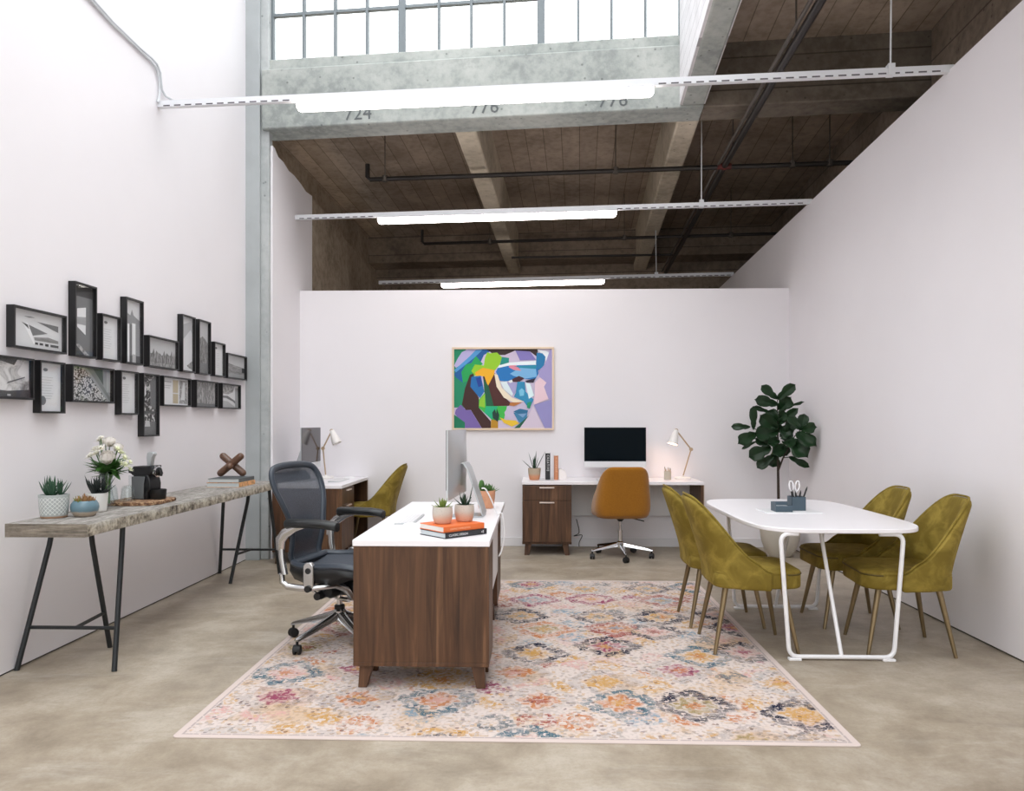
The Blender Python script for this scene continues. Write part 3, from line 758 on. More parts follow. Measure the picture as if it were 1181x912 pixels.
# seat pan
SEAT = [(-0.20,0.19,0.475),(-0.12,0.235,0.468),(0.0,0.255,0.472),(0.12,0.255,0.478),(0.21,0.24,0.468),(0.27,0.20,0.440)]
lp = [(x, w, z+0.03) for x, w, z in SEAT] + [(0.285, 0.0, 0.452)] + [(x, -w, z+0.03) for x, w, z in SEAT[::-1]]
dl = dense(lp, 4); mb = MB(); mb.tube(dl + [dl[0]], 0.02, 10, sx=1.3); mb.build('seat_frame', FRAMEG, parent=t)
rows = []
for x, w, z in SEAT: rows.append([(x, w*(2*k/10-1), z+0.028-0.028*(1-(2*k/10-1)**2)) for k in range(11)])
mb = MB(); mb.grid(rows); mb.build('seat_mesh', MESHM, parent=t, solid=0.004, subsurf=1)
for s in (-1, 1):     # side skirts: dark flanks rising to the hip
    mb = MB(); rows = []
    for x, w, z in [(-0.22,0.18,0.475)] + SEAT: rows.append([(x, s*(w+0.012), z+0.035), (x, s*(w+0.016), z-0.015), (x*0.95, s*(w-0.02), z-0.07 if x < 0.15 else z-0.03)])
    mb.grid(rows); mb.build('seat_skirt', BLACKP, parent=t, solid=0.012)
for s in (-1, 1):
    # arm: polished J bracket, black pad
    a = MB(); rings = []
    for x, hw, z in ((-0.175,0.030,0.762),(-0.16,0.040,0.766),(-0.05,0.046,0.768),(0.06,0.048,0.766),(0.125,0.044,0.760),(0.15,0.030,0.752)):
        rings.append([(x, s*0.318+hw*math.cos(q), z+0.020*math.sin(q)-0.012*(math.sin(q) < 0)) for q in [2*math.pi*k/14 for k in range(14)]])
    a.loft(rings); arm = a.build('armrest', plain('black soft pad', (18,21,23), 0.42), parent=t)
    b = MB(); b.loft([[(-0.215-0.02*math.cos(q)+dx, s*0.30+0.016*math.sin(q), z) for q in [2*math.pi*k/10 for k in range(10)]] for z, dx in ((0.46,0.02),(0.55,0.0),(0.64,-0.005))])
    b.build('arm_post', POLISHED, parent=arm)
    b = MB(); b.tube([(-0.225,s*0.30,0.60),(-0.22,s*0.305,0.66),(-0.185,s*0.312,0.70),(-0.12,s*0.316,0.735),(-0.05,s*0.318,0.752)], [0.026,0.032,0.030,0.022,0.014], 10, sx=0.6); b.build('arm_bracket', POLISHED, parent=arm)
    b = MB(); M = Matrix.Translation((-0.05, s*0.277, 0.455)) @ Matrix.Rotation(math.pi/2, 4, 'X')
    b.prism([(x, y) for x, y in rrect(0.066, 0.155, 0.03, 6)], -0.016, 0.016, 0, M); pv = b.build('pivot_plate', POLISHED, parent=t, bevel=0.006)
    b = MB(); b.lathe([(0.017,-0.02),(0.017,0.02)], n=16, M=M @ Matrix.Translation((0,0.028,0))); b.lathe([(0.02,-0.026),(0.02,0.026)], n=16, M=M @ Matrix.Translation((0,-0.075,0))); b.build('pivot_knob', BLACKP, parent=pv)
    b = MB(); b.tube([(-0.225,s*0.285,0.46),(-0.222,s*0.283,0.41),(-0.19,s*0.28,0.385),(-0.12,s*0.275,0.378),(-0.05,s*0.27,0.378),(0.02,s*0.24,0.385),(0.07,s*0.19,0.39),(0.105,s*0.13,0.36),(0.12,s*0.085,0.31),(0.11,s*0.06,0.285)], [0.016,0.018,0.02,0.02,0.018,0.018,0.022,0.024,0.022,0.016], 10, sx=1.0)
    b.build('swing_arm', POLISHED, parent=t)
mb = MB(); mb.box(-0.09, 0.15, -0.075, 0.075, 0.295, 0.385); mb.build('tilt_mechanism', BLACKP, parent=t, bevel=0.03, seg=3)
mb = MB(); M = Matrix.Translation((0.0,0,0.335)) @ Matrix.Rotation(math.pi/2, 4, 'X')
mb.lathe([(0.03,-0.155),(0.045,-0.12),(0.05,0),(0.045,0.12),(0.03,0.155)], n=18, M=M); mb.lathe([(0.022,-0.20),(0.026,-0.155),(0.026,0.155),(0.022,0.20)], n=16, M=M @ Matrix.Translation((-0.045,-0.02,0))); mb.build('tension_knob', BLACKP, parent=t)
mb = MB(); mb.tube([(-0.13,-0.2,0.38),(-0.05,-0.17,0.32)], 0.008, 8); mb.tube([(-0.13,0.2,0.38),(-0.05,0.17,0.32)], 0.008, 8); mb.tube([(0.10,-0.07,0.275),(0,0,0.262),(-0.06,0.03,0.272)], 0.014, 8); mb.build('linkage', POLISHED, parent=t)
mb = MB(); mb.lathe([(0.017,0.17),(0.017,0.29)], n=16); mb.build('gas_lift', CHROME, parent=t)
mb = MB(); mb.lathe([(0.030,0.196),(0.032,0.20),(0.032,0.222),(0.026,0.227)], n=16); mb.build('lift_collar', BLACKP, parent=t)
star_base(t, 0.325, POLISHED, 0.085, math.radians(237+12.7), 0.172, wide=0.032)
# ------------------------------------------------------------------ console table
CZ0, CZ1 = 0.768, 0.836
t = thing('console_table', 'long weathered plank console table on black trestles along the left wall', 'table', (-2.475, 5.15, 0))
mb = MB(); rows = []
NY = 40; rnd = random.Random(3); prev = 0
x0, x1, y0, y1 = -2.69+2.475, -2.26+2.475, 3.74-5.15, 6.55-5.15
rings = []
for i in range(NY+1):
    y = y0+(y1-y0)*i/NY; j = lambda s: rnd.uniform(-s, s)
    rings.append([(x0, y, CZ0+j(.001)), (x0, y, CZ1), (x1-0.012+j(.003), y, CZ1+j(.001)), (x1-0.003+j(.004), y, CZ1-0.006+j(.002)), (x1+j(.004), y, CZ0+0.035+j(.004)), (x1-0.003+j(.004), y, CZ0+0.004+j(.002)), (x1-0.02, y, CZ0)])
mb.loft(rings); mb.build('tabletop', m_oldwood(), parent=t, angle=50)
def trestle(yc, s):
    f = MB()
    f.box(-0.235, 0.135, yc-s*0.015-0.012, yc-s*0.015+0.012, CZ0-0.016, CZ0-0.001)
    tr = f.build('trestle', BLACK_MET, parent=t)
    for (fx, fy, tx, ty) in ((-2.825+2.475, yc-s*0.16, -2.72+2.475, yc+s*0.0), (-2.285+2.475, yc-s*0.16, -2.325+2.475, yc+s*0.0), (-2.555+2.475, yc+s*0.27, -2.50+2.475, yc-s*0.03)):
        m = MB(); a, b = Vector((fx, fy, 0)), Vector((tx, ty, CZ0-0.002)); k = a+(b-a)*0.86; b2 = Vector((b.x+(k.x-b.x)*0.25, b.y+(k.y-b.y)*0.3, b.z))
        m.tube([a, k, b2], 0.0145, 10); m.build('leg', BLACK_MET, parent=tr)
    q = lambda fx, fy, tx, ty, u: Vector((fx+(tx-fx)*u, fy+(ty-fy)*u, (CZ0)*u))
    A = q(-2.825+2.475, yc-s*0.16, -2.72+2.475, yc, 0.29); B = q(-2.285+2.475, yc-s*0.16, -2.325+2.475, yc, 0.29); C = q(-2.555+2.475, yc+s*0.27, -2.50+2.475, yc-s*0.03, 0.30)
    m = MB(); m.tube([A, B], 0.010, 8); m.tube([(A+B)/2+Vector((0.02,0,0)), C], 0.010, 8)
    m.build('crossbar', BLACK_MET, parent=tr)
trestle(4.18-5.15, 1); trestle(6.50-5.15, -1)

# ------------------------------------------------------------------ plants in pots
SOIL = plain('potting soil', (64,48,36), 0.95, var=0.3, vscale=80, bump=0.6, bscale=150)
def leafmat(name, a, b):
    t = NT(name); c = t.coord(); t.col(t.mix(t.noise(c, 18, 3), lin(a), lin(b))); t.set(Roughness=0.45, Specular_IOR_Level=0.4); return t.m
G_DARK = leafmat('dark succulent green', (22,44,32), (44,74,52)); G_MID = leafmat('aloe green', (34,66,50), (70,104,80)); G_BLACK = leafmat('blackish succulent', (20,26,26), (42,50,46))
G_LIME = leafmat('yellow green leaf', (86,108,42), (150,164,88)); G_RUST = leafmat('rust succulent', (120,84,52), (176,138,92)); G_BRT = leafmat('fresh green', (44,84,36), (86,130,62))
def blade(mb, base, direc, L, w, curl=0.25, th=0.35, n=6, mi=0):
    d = Vector(direc).normalized(); up = Vector((0,0,1)); s = d.cross(up)
    s = s.normalized() if s.length > 1e-3 else Vector((1,0,0)); nn = s.cross(d)
    rings = []
    for i in range(n+1):
        u = i/n; ww = w*(0.72+0.55*u-0.2*u*u)*(1-u**2.2) + 0.0006
        c = Vector(base)+d*L*u+nn*(curl*L*u*u)
        rings.append([c+s*ww, c+nn*ww*th, c-s*ww, c-nn*ww*th*1.1])
    mb.loft(rings, mi)
def rosette(mb, c, n, L, w, tilt0, tilt1, rnd, curl=0.15, mi=0):
    for i in range(n):
        q = i/max(1, n-1); a = i*2.39996+rnd.uniform(-.2,.2); el = math.radians(tilt0+(tilt1-tilt0)*q+rnd.uniform(-7,7)); l = L*(0.75+0.35*rnd.random())
        dr = Vector((math.cos(a)*math.cos(el), math.sin(a)*math.cos(el), math.sin(el)))
        blade(mb, Vector(c)+Vector((math.cos(a), math.sin(a), 0))*w*0.6*(1-q), dr, l, w, curl)
def pot_prof(r0, r1, h, wall=0.008, belly=0.0, foot=0.004):
    n = 8; out = [(r0-foot, 0), (r0, foot)]
    for i in range(1, n+1):
        u = i/n; out.append((r0+(r1-r0)*u+belly*math.sin(math.pi*u), foot+(h-foot)*u))
    return out + [(r1-wall, h), (r1-wall-0.002, h-0.014)]
def potted(name, label, loc, prof, mats, foliage, fmat, soilz, soilr, rotz=0, extra=None):
    t = thing(name, label, 'potted plant', loc, rotz)
    mb = MB(); mb.lathe(prof, n=32, cap1=False); mb.build('pot', mats, parent=t, angle=50)
    mb = MB(); mb.lathe([(soilr, soilz-0.006), (soilr*0.6, soilz), (0.002, soilz+0.001)], n=20, cap0=False, cap1=False); mb.build('soil', SOIL, parent=t)
    mb = MB(); foliage(mb, soilz); mb.build('foliage', fmat, parent=t, angle=30)
    if extra: extra(t)
    return t
def m_pattern_pot():
    t = NT('white lattice ceramic'); s = t.sep(t.coord()); ang = t.math('ARCTAN2', s[1], s[0])
    u = t.math('MULTIPLY', ang, 10.0); v = t.math('MULTIPLY', s[2], 140.0)
    a = t.math('ABSOLUTE', t.math('SINE', t.math('ADD', u, v))); b = t.math('ABSOLUTE', t.math('SINE', t.math('SUBTRACT', u, v)))
    m = t.math('MINIMUM', a, b); k = t.step(m, 0.35, 0.12)
    band = t.math('MULTIPLY', t.step(s[2], 0.016, 0.022), t.step(s[2], 0.114, 0.108))
    k = t.math('MULTIPLY', k, band)
    c = t.mix(k, lin((168,174,172)), lin((228,230,226)))
    t.col(t.mix(t.step(s[2], 0.014, 0.008), c, lin((170,132,104)))); t.set(Roughness=0.5); t.bump(k, 0.5, 0.004); return t.m
def m_two_tone(name, top, low, z0, z1, rough=0.6, speck=True):
    t = NT(name); c = t.coord(); s = t.sep(c); nz = t.noise(c, 25, 3)
    zz_ = t.math('ADD', s[2], t.math('MULTIPLY', t.math('SUBTRACT', nz, 0.5), 0.012))
    x = t.mix(t.step(zz_, z0, z1), lin(low), lin(top))
    if speck: x = t.mix(t.math('MULTIPLY', t.step(t.noise(c, 160, 2), 0.6, 0.7), 0.25), x, lin((110,96,86)))
    t.col(x); t.set(Roughness=rough); return t.m
CZ = CZ1
r1 = random.Random(11)
potted('potted_succulent', 'spiky green succulent in white lattice-textured pot at the near end of the console', (-2.605, 4.00, CZ), pot_prof(0.064, 0.074, 0.125, belly=0.002), m_pattern_pot(),
       lambda mb, z: [rosette(mb, (dx, dy, z), 10, 0.100, 0.0075, 42, 86, r1) for dx, dy in ((0,0),(0.03,0.01),(-0.028,-0.012),(0.008,-0.03))], G_MID, 0.118, 0.068)
potted('potted_succulent', 'rusty rosette succulents in a round blue glazed bowl on the console', (-2.475, 4.065, CZ), [(0.045,0),(0.05,0.003),(0.066,0.025),(0.071,0.048),(0.068,0.068),(0.058,0.083),(0.056,0.086),(0.052,0.084),(0.050,0.072)], m_two_tone('blue bowl glaze', (100,128,140), (180,164,146), 0.022, 0.034, 0.3),
       lambda mb, z: [rosette(mb, (0.034*math.cos(k*1.05), 0.034*math.sin(k*1.05), z-0.004), 12, 0.034, 0.0075, 8, 75, r1, 0.4) for k in range(6)] + [rosette(mb, (0,0,z), 12, 0.045, 0.008, 20, 80, r1, 0.3)], G_RUST, 0.078, 0.051,
       extra=lambda t: (lambda m: ([rosette(m, (-0.035, -0.01, 0.074), 9, 0.045, 0.008, 10, 80, r1), rosette(m, (0.0, -0.04, 0.074), 9, 0.03, 0.007, 5, 70, r1)], m.build('green_rosettes', G_LIME, parent=t)))(MB()))
potted('potted_succulent', 'blackish spiky succulent in a plain white pot behind the blue bowl', (-2.525, 4.27, CZ), pot_prof(0.048, 0.056, 0.108), plain('white matte pot', (230,229,224), 0.5),
       lambda mb, z: [rosette(mb, (dx, dy, z), 8, 0.115, 0.010, 22, 82, r1, 0.1) for dx, dy in ((0,0),(0.022,0.01),(-0.025,0.005),(0,-0.025))], G_BLACK, 0.10, 0.05)
# vase with bouquet
GLASS = m_glass('clear glass', (0.94,0.965,0.965), 0.14); 
t = thing('glass_vase', 'clear glass trumpet vase of white flowers behind the pots on the console', 'vase', (-2.615, 4.52, CZ))
mb = MB(); mb.lathe([(0.046,0.0),(0.049,0.004),(0.047,0.03),(0.037,0.07),(0.028,0.11),(0.028,0.14),(0.036,0.18),(0.050,0.215),(0.047,0.215),(0.033,0.18),(0.025,0.14),(0.025,0.115),(0.033,0.07),(0.042,0.03),(0.02,0.012)], n=28, cap1=True); mb.build('glass_body', GLASS, parent=t)
bq = thing('flower_bouquet', 'white rose bouquet with green leaves standing in the glass vase', 'flowers', (-2.615, 4.52, CZ+0.02))
rb = random.Random(5)
heads = [(0.045,-0.055,0.335,0.056,'rose'),(-0.07,0.0,0.385,0.046,'daisy'),(-0.03,0.03,0.425,0.046,'daisy'),(-0.105,-0.02,0.345,0.042,'daisy'),(0.015,0.01,0.43,0.042,'rose'),(0.09,0.02,0.365,0.036,'spray'),(0.13,0.0,0.335,0.034,'spray'),(0.15,-0.02,0.295,0.03,'spray'),(-0.05,-0.04,0.36,0.040,'daisy'),(0.06,0.03,0.395,0.038,'rose'),(0.165,0.01,0.265,0.024,'spray'),(-0.10,0.02,0.385,0.036,'daisy'),(-0.005,-0.05,0.39,0.038,'daisy'),(0.10,-0.03,0.39,0.03,'spray'),(-0.06,0.01,0.44,0.036,'daisy'),(0.17,0.0,0.31,0.022,'spray'),(0.115,-0.01,0.30,0.03,'spray'),(-0.03,-0.02,0.455,0.03,'daisy')]
PETW = plain('white petal', (244,240,230), 0.6); PETY = plain('greenish white petal', (232,234,206), 0.6); PETP = plain('blush petal', (245,240,234), 0.6); CEN = plain('dark flower centre', (96,92,44), 0.8)
stems = MB()
heads = [(hx*0.85, hy, hz-0.06, r*0.95, k) for hx, hy, hz, r, k in heads]
for hx, hy, hz, r, k in heads: stems.tube([(hx*0.12, hy*0.12, 0.0), (hx*0.15, hy*0.15, 0.14), (hx*0.30, hy*0.30, 0.19), (hx, hy, hz)], 0.0028, 6)
stems.build('stems', G_BRT, parent=bq)
for hx, hy, hz, r, k in heads:
    m = MB(); c = Vector((hx, hy, hz))
    out = Vector((hx, hy-0.03, 0.12)).normalized(); s = out.cross(Vector((0,0,1))).normalized(); u = s.cross(out)
    if k == 'rose':
        for ring, (n, op, rr) in enumerate(((4,0.05,0.45),(6,0.12,0.72),(7,0.25,0.92),(8,0.45,1.0))):
            for i in range(n):
                a = 2*math.pi*i/n+ring*0.5; dirr = (s*math.cos(a)+u*math.sin(a)); p = []
                for v in range(5):
                    vv = v/4; cen = c - out*r*0.6 + out*(r*1.5*vv*(1-0.35*op*vv)) + dirr*r*rr*math.sin(vv*math.pi*0.55)*(0.6+0.5*op); tg = out.cross(dirr)
                    wdt = r*0.75*math.sin(math.pi*(0.15+0.75*vv))
                    p.append([cen+tg*wdt*q - dirr*abs(q)*r*0.22 for q in (-1,-.5,0,.5,1)])
                m.grid(p)
        m.build('rose_bloom', PETP, parent=bq)
    else:
        n = 11 if k == 'daisy' else 9
        for layer in (0, 1):
            for i in range(n):
                a = 2*math.pi*i/n + layer*0.3; el = 0.25+0.5*layer+rb.uniform(-.15,.15); dirr = (s*math.cos(a)+u*math.sin(a))*math.cos(el)+out*math.sin(el)
                blade(m, c, dirr, r*(1.0-0.25*layer), r*0.22, 0.1, 0.2, 4, 0)
        if k == 'daisy': m.ball(c+out*r*0.25, r*0.22, 8, 1)
        m.build('small_bloom', [PETW if k == 'daisy' else PETY, CEN], parent=bq)
m = MB()
for i in range(64):
    a = rb.uniform(0, 6.28); el = rb.uniform(-0.35, 0.9); rr = rb.uniform(0.0, 0.035)
    blade(m, (rr*math.cos(a), rr*math.sin(a), rb.uniform(0.17,0.25)), (math.cos(a)*math.cos(el), math.sin(a)*math.cos(el), math.sin(el)), rb.uniform(0.07,0.125), rb.uniform(0.018,0.032), rb.uniform(-.2,.15), 0.12, 5)
blade(m, (0.06,-0.03,0.20), (0.6,-0.2,-0.8), 0.075, 0.024, 0.1, 0.1); blade(m, (-0.03,-0.02,0.23), (-1,-0.1,0.15), 0.10, 0.014, 0.1, 0.1)
m.build('leaves', G_BRT, parent=bq)
# tray, glasses, coffee machine
BARK = NT('bark slab edge'); _c = BARK.coord(); _s = BARK.sep(_c)
BARK.col(BARK.ramp(BARK.noise(BARK.coord(scale=(1,1,2)), 42, 4, 0.6), [(0.3, lin((60,40,28))), (0.5, lin((128,92,64))), (0.62, lin((196,164,128))), (0.75, lin((98,68,46)))])); BARK.set(Roughness=0.8); BARK.bump(BARK.noise(_c, 60, 4), 0.7, 0.01); BARK = BARK.m
TR = Vector((-2.515, 4.74, CZ+0.0015))
pts = []
for i in range(48):
    a = 2*math.pi*i/48; c, s = math.cos(a), math.sin(a); e = 0.5; j = random.uniform(-.006, .006)
    pts.append(((0.165+j)*math.copysign(abs(c)**e, c), (0.20+j)*math.copysign(abs(s)**e, s)))
mb = MB(); mb.prism(pts, 0, 0.02); tr = mb.build('wood_tray', BARK, loc=TR, bevel=0.003); tag(tr, 'rough bark-edged wooden slab tray under the coffee machine', 'tray')
def tumbler(loc, h, r0, r1, label):
    mb = MB(); mb.lathe([(r1,0),(r1,0.002),(r0+0.002,h*0.8),(r0-0.004,h*0.95),(r0-0.012,h),(0.004,h),(0.004,h-0.005),(r0-0.014,h-0.006),(r0-0.003,h*0.8),(r1-0.0025,0.0)], n=28, cap0=False, cap1=False)
    o = mb.build('drinking_glass', GLASS, loc=loc); return tag(o, label, 'glass', None)
tumbler((-2.655, 4.63, CZ+0.0217), 0.098, 0.036, 0.046, 'upturned clear glass on the wooden tray, next to the vase')
tumbler((-2.56, 4.655, CZ+0.0217), 0.096, 0.034, 0.044, 'upturned clear glass on the wooden tray, in front of the coffee machine')
t = thing('coffee_machine', 'black capsule coffee machine with grey side and silver lever on the wooden tray', 'coffee machine', (-2.495, 4.79, CZ+0.0217), -0.2)
GREYP = plain('grey plastic side', (104,108,110), 0.42)
Mxz = frame_M((0,0,0), (1,0,0), (0,0,1), (0,-1,0))
body = [(-0.075,0.0),(0.03,0.0),(0.03,0.045),(0.05,0.06),(0.052,0.10),(0.045,0.13),(0.03,0.158),(-0.075,0.158)]
mb = MB(); mb.prism(body, -0.052, 0.052, 0, Mxz); mb.build('body', BLACKP, parent=t, bevel=0.006)
side = [(-0.082,0.002),(0.008,0.002),(0.008,0.10),(0.016,0.146),(-0.082,0.146)]
for q in (0.053, -0.060): MB().prism(side, q, q+0.007, 0, Mxz).build('side_panel', GREYP, parent=t, bevel=0.003)
head = [(-0.115,0.168),(-0.095,0.164),(-0.085,0.152),(0.04,0.152),(0.055,0.17),(0.055,0.20),(0.06,0.215),(0.05,0.217),(0.03,0.211),(-0.08,0.211),(-0.09,0.195),(-0.115,0.188)]
mb = MB(); mb.prism(head, -0.05, 0.05, 0, Mxz); mb.build('brew_head', BLACKP, parent=t, bevel=0.006)
Mr = Matrix.Translation((0.058,0,0.178)) @ Matrix.Rotation(math.pi/2, 4, 'Y')
mb = MB(); mb.lathe([(0.036,-0.012),(0.040,0.0),(0.038,0.010),(0.030,0.014)], n=24, M=Mr); mb.build('chrome_ring', CHROME, parent=t)
mb = MB(); mb.lathe([(0.028,0.012),(0.026,0.022),(0.012,0.030)], n=20, M=Mr); mb.tube([(0.08,0,0.19),(0.092,0,0.165),(0.090,0,0.148)], [0.014,0.012,0.008], 10); mb.build('outlet', BLACKP, parent=t)
mb = MB(); lv = [(0.0,0.212),(0.024,0.212),(0.034,0.27),(0.05,0.285),(0.046,0.30),(0.02,0.303),(0.0,0.297),(-0.006,0.27)]
mb.prism(lv, -0.018, 0.018, 0, Mxz); mb.build('lever', ALU, parent=t, bevel=0.005)
cup = [[(0.068+0.052*math.cos(a)*k, 0.048*math.sin(a)*k, z) for a in [2*math.pi*i/24 for i in range(24)]] for k, z in ((0.85,0.0),(0.95,0.01),(1.03,0.062),(0.98,0.063),(0.92,0.05))]
mb = MB(); mb.loft(cup); mb.build('drip_tray', BLACKP, parent=t)
mb = MB(); mb.prism(rrect(0.04,0.085,0.015,5,-0.105,0), 0.0, 0.15); mb.build('water_tank', GLASS, parent=t)

# books and wooden knot at the far end of the console
def book(name, label, loc, rotz, L, W, Tk, cover, pages, group=None, spine=None):
    """flat book: spine on the +x... side faces -y, length along x"""
    t = thing(name, label, 'book', loc, rotz, group)
    c = 0.003; mb = MB()
    mb.box(-L/2, L/2, -W/2, W/2, 0, c); mb.box(-L/2, L/2, -W/2, W/2, Tk-c, Tk); mb.box(-L/2, L/2, -W/2, -W/2+c, c, Tk-c)
    mb.build('cover', cover, parent=t, bevel=0.0012)
    mb = MB(); mb.box(-L/2+0.004, L/2-0.004, -W/2+c, W/2-0.004, c, Tk-c); mb.build('pages', pages, parent=t)
    return t
PAGES = plain('book pages', (224,222,216), 0.8); PAGEG = plain('grey page block', (196,204,206), 0.8); ORANGE = plain('orange cover', (226,112,52), 0.5); BLACKC = plain('black cover', (34,34,38), 0.5)
TANC = plain('tan marbled cover', (214,160,106), 0.6, var=0.35, vscale=40); SLATE = plain('slate cover', (86,92,94), 0.6)
bx = Vector((-2.475, 6.06, CZ))
book('book', 'lower large book with tan marbled spine at the far end of the console', tuple(bx), math.pi/2, 0.34, 0.265, 0.036, TANC, PAGEG, 'books under the wooden knot')
book('book', 'upper slate grey book directly beneath the wooden knot ornament', tuple(bx+Vector((0.0,0.005,0.0362))), math.pi/2, 0.325, 0.25, 0.031, SLATE, PAGEG, 'books under the wooden knot')
t = thing('wooden_knot', 'dark wooden crossed-bar knot ornament on top of two grey books', 'ornament', tuple(bx+Vector((-0.005,0.02,0.0676))))
KN = NT('dark polished wood'); _c = KN.coord(scale=(1,1,3)); KN.col(KN.mix(KN.noise(_c, 30, 5, 0.6, 1.0), lin((66,44,34)), lin((122,88,68)))); KN.set(Roughness=0.3); KN = KN.m
def capsule(a, b, r):
    a, b = Vector(a), Vector(b); d = (b-a).normalized(); pth = []; rr = []
    for k in range(6):
        q = math.pi/2*k/5; pth.append(a+d*(r*(1-math.cos(q)))); rr.append(max(0.001, r*math.sin(q)))
    for k in range(6):
        q = math.pi/2*(1-k/5); pth.append(b-d*(r*(1-math.cos(q)))); rr.append(max(0.001, r*math.sin(q)))
    m = MB(); m.tube(pth, rr, 14); return m
for a, b in (((-0.105,-0.018,0.015),(0.10,-0.018,0.188)),((0.105,0.018,0.015),(-0.10,0.018,0.188)),((0.0,-0.075,0.085),(0.0,0.085,0.118))):
    capsule(a, b, 0.029).build('bar', KN, parent=t)

# ------------------------------------------------------------------ iMac-like all-in-one computers (screen faces local -y)
def computer(label, loc, rotz, screen):
    t = thing('desktop_computer', label, 'computer', loc, rotz, 'all-in-one desktop computers')
    W, z0, z1 = 0.65, 0.125, 0.545
    mb = MB(); rows = []
    for i in range(9):     # bulged back shell
        v = i/8; row = []
        for k in range(15):
            u = k/14; d = 0.008+0.042*(math.sin(math.pi*u)**0.8)*(math.sin(math.pi*v)**0.8)
            row.append(((u-0.5)*W, d, z0+(z1-z0)*v))
        rows.append(row)
    mb.grid(rows); mb.box(-W/2, W/2, 0.0005, 0.009, z0, z1); mb.build('casing', ALU, parent=t, angle=50)
    mb = MB(); mb.box(-W/2+0.001, W/2-0.001, -0.003, 0.0, z0+0.062, z1-0.001); mb.build('screen', screen, parent=t, bevel=0.001)
    mb = MB(); mb.box(-W/2+0.001, W/2-0.001, -0.003, 0.0, z0, z0+0.0615); mb.build('chin', plain('silver chin', (224,226,228), 0.35, 0.2), parent=t, bevel=0.001)
    st = []
    for k in range(9):
        q = k/8; st.append((0.045+0.13*q**1.0, 0.30-0.292*q))
    mb = MB(); rings = []
    pth = [(0.04,0.335),(0.062,0.335),(0.085,0.30),(0.125,0.18),(0.165,0.06),(0.178,0.012),(0.17,0.004)]
    for y, z in pth: rings.append([(-0.09,y-0.003,z-0.003),(0.09,y-0.003,z-0.003),(0.09,y+0.004,z+0.003),(-0.09,y+0.004,z+0.003)])
    mb.loft(rings); mb.box(-0.09, 0.09, -0.02, 0.178, 0, 0.008)
    mb.build('stand', ALU, parent=t, bevel=0.002)
    return t
computer('silver all-in-one computer on the front desk, seen from behind at its edge', (-0.505, 4.775, 0.7588), -math.pi/2-0.075, SCREEN)
computer('all-in-one computer with black screen centred on the back desk', (0.835, 7.98, 0.7526), 0, SCREEN)
computer('all-in-one computer on the rear left corner desk with its grey screen turned sideways', (-2.30, 7.66, 0.7526), math.pi/2, SCREENG)
def keyboard(label, loc, rotz):
    t = thing('keyboard', label, 'keyboard', loc, rotz, 'white keyboards')
    mb = MB(); mb.hexa([(-0.21,-0.057,0.0),(0.21,-0.057,0.0),(0.21,0.057,0.0),(-0.21,0.057,0.0),(-0.21,-0.057,0.004),(0.21,-0.057,0.004),(0.21,0.057,0.011),(-0.21,0.057,0.011)]); mb.build('base', ALU, parent=t, bevel=0.001)
    mb = MB()
    for r in range(5):
        y = -0.045+r*0.0212; z = 0.0045+(y+0.057)/0.114*0.007
        for k in range(14): mb.box(-0.2+k*0.0288, -0.2+k*0.0288+0.024, y-0.008, y+0.0085, z-0.001, z+0.0015)
    mb.build('keys', WHITE_PL, parent=t); return t
def mouse(label, loc, rotz):
    mb = MB(); rings = []
    for q, z in ((1.0,0.0),(1.02,0.004),(0.97,0.012),(0.8,0.018),(0.45,0.0215),(0.1,0.022)): rings.append([(0.029*q*math.cos(a), 0.056*q*math.sin(a), z) for a in [2*math.pi*k/20 for k in range(20)]])
    mb.loft(rings); o = mb.build('computer_mouse', WHITE_PL, loc=loc, rotz=rotz); return tag(o, label, 'mouse', 'white computer mice')
keyboard('white keyboard on the front desk before the silver computer', (-0.765, 4.56, 0.7588), -math.pi/2)
mouse('white mouse on the front desk beside the books', (-0.70, 4.26, 0.7588), -math.pi/2)
keyboard('white keyboard on the rear left corner desk', (-2.02, 7.68, 0.7526), math.pi/2)
mouse('white mouse on the rear left corner desk', (-1.99, 7.98, 0.7526), math.pi/2)
keyboard('white keyboard on the back desk behind the mustard chair', (0.835, 7.76, 0.7526), 0)
# cable from the computer over the desk edge
mb = MB(); pp = [(-0.345,4.79,0.93),(-0.32,4.79,0.925),(-0.285,4.80,0.86),(-0.250,4.83,0.774),(-0.217,4.84,0.762),(-0.206,4.84,0.68),(-0.205,4.82,0.60),(-0.22,4.80,0.53),(-0.235,4.78,0.50)]
mb.tube(dense(pp, 5), 0.005, 8); o = mb.build('power_cable', WHITE_PL); tag(o, 'white cable looping from the silver computer over the front desk edge', 'cable')

# ------------------------------------------------------------------ things on the front desk
DZ = 0.7588
bk = book('book', 'lower black hardback with white spine lettering on the front desk', (-0.437, 3.985, DZ), math.radians(44), 0.275, 0.225, 0.029, BLACKC, PAGEG, 'stacked hardbacks on the front desk')
text_mb('CLASSIC DESIGN', 0.0165, frame_M((-0.115, -0.1128, 0.0145), (1,0,0), (0,0,1), (0,-1,0)), mb=None).build('spine_lettering', plain('white ink', (228,228,228), 0.7), parent=bk, smooth=False)
mb = text_mb('V&A', 0.012, frame_M((0.10, -0.1128, 0.0145), (1,0,0), (0,0,1), (0,-1,0))) if False else MB()
for dz_, w_ in ((0.020,0.006),(0.0145,0.009),(0.009,0.006)): mb.box(0.112-w_/2, 0.112+w_/2, -0.1130, -0.1124, dz_-0.0014, dz_+0.0014)
mb.box(0.101,0.104,-0.1130,-0.1124,0.010,0.018); mb.build('spine_emblem', plain('white ink', (228,228,228), 0.7), parent=bk, smooth=False)
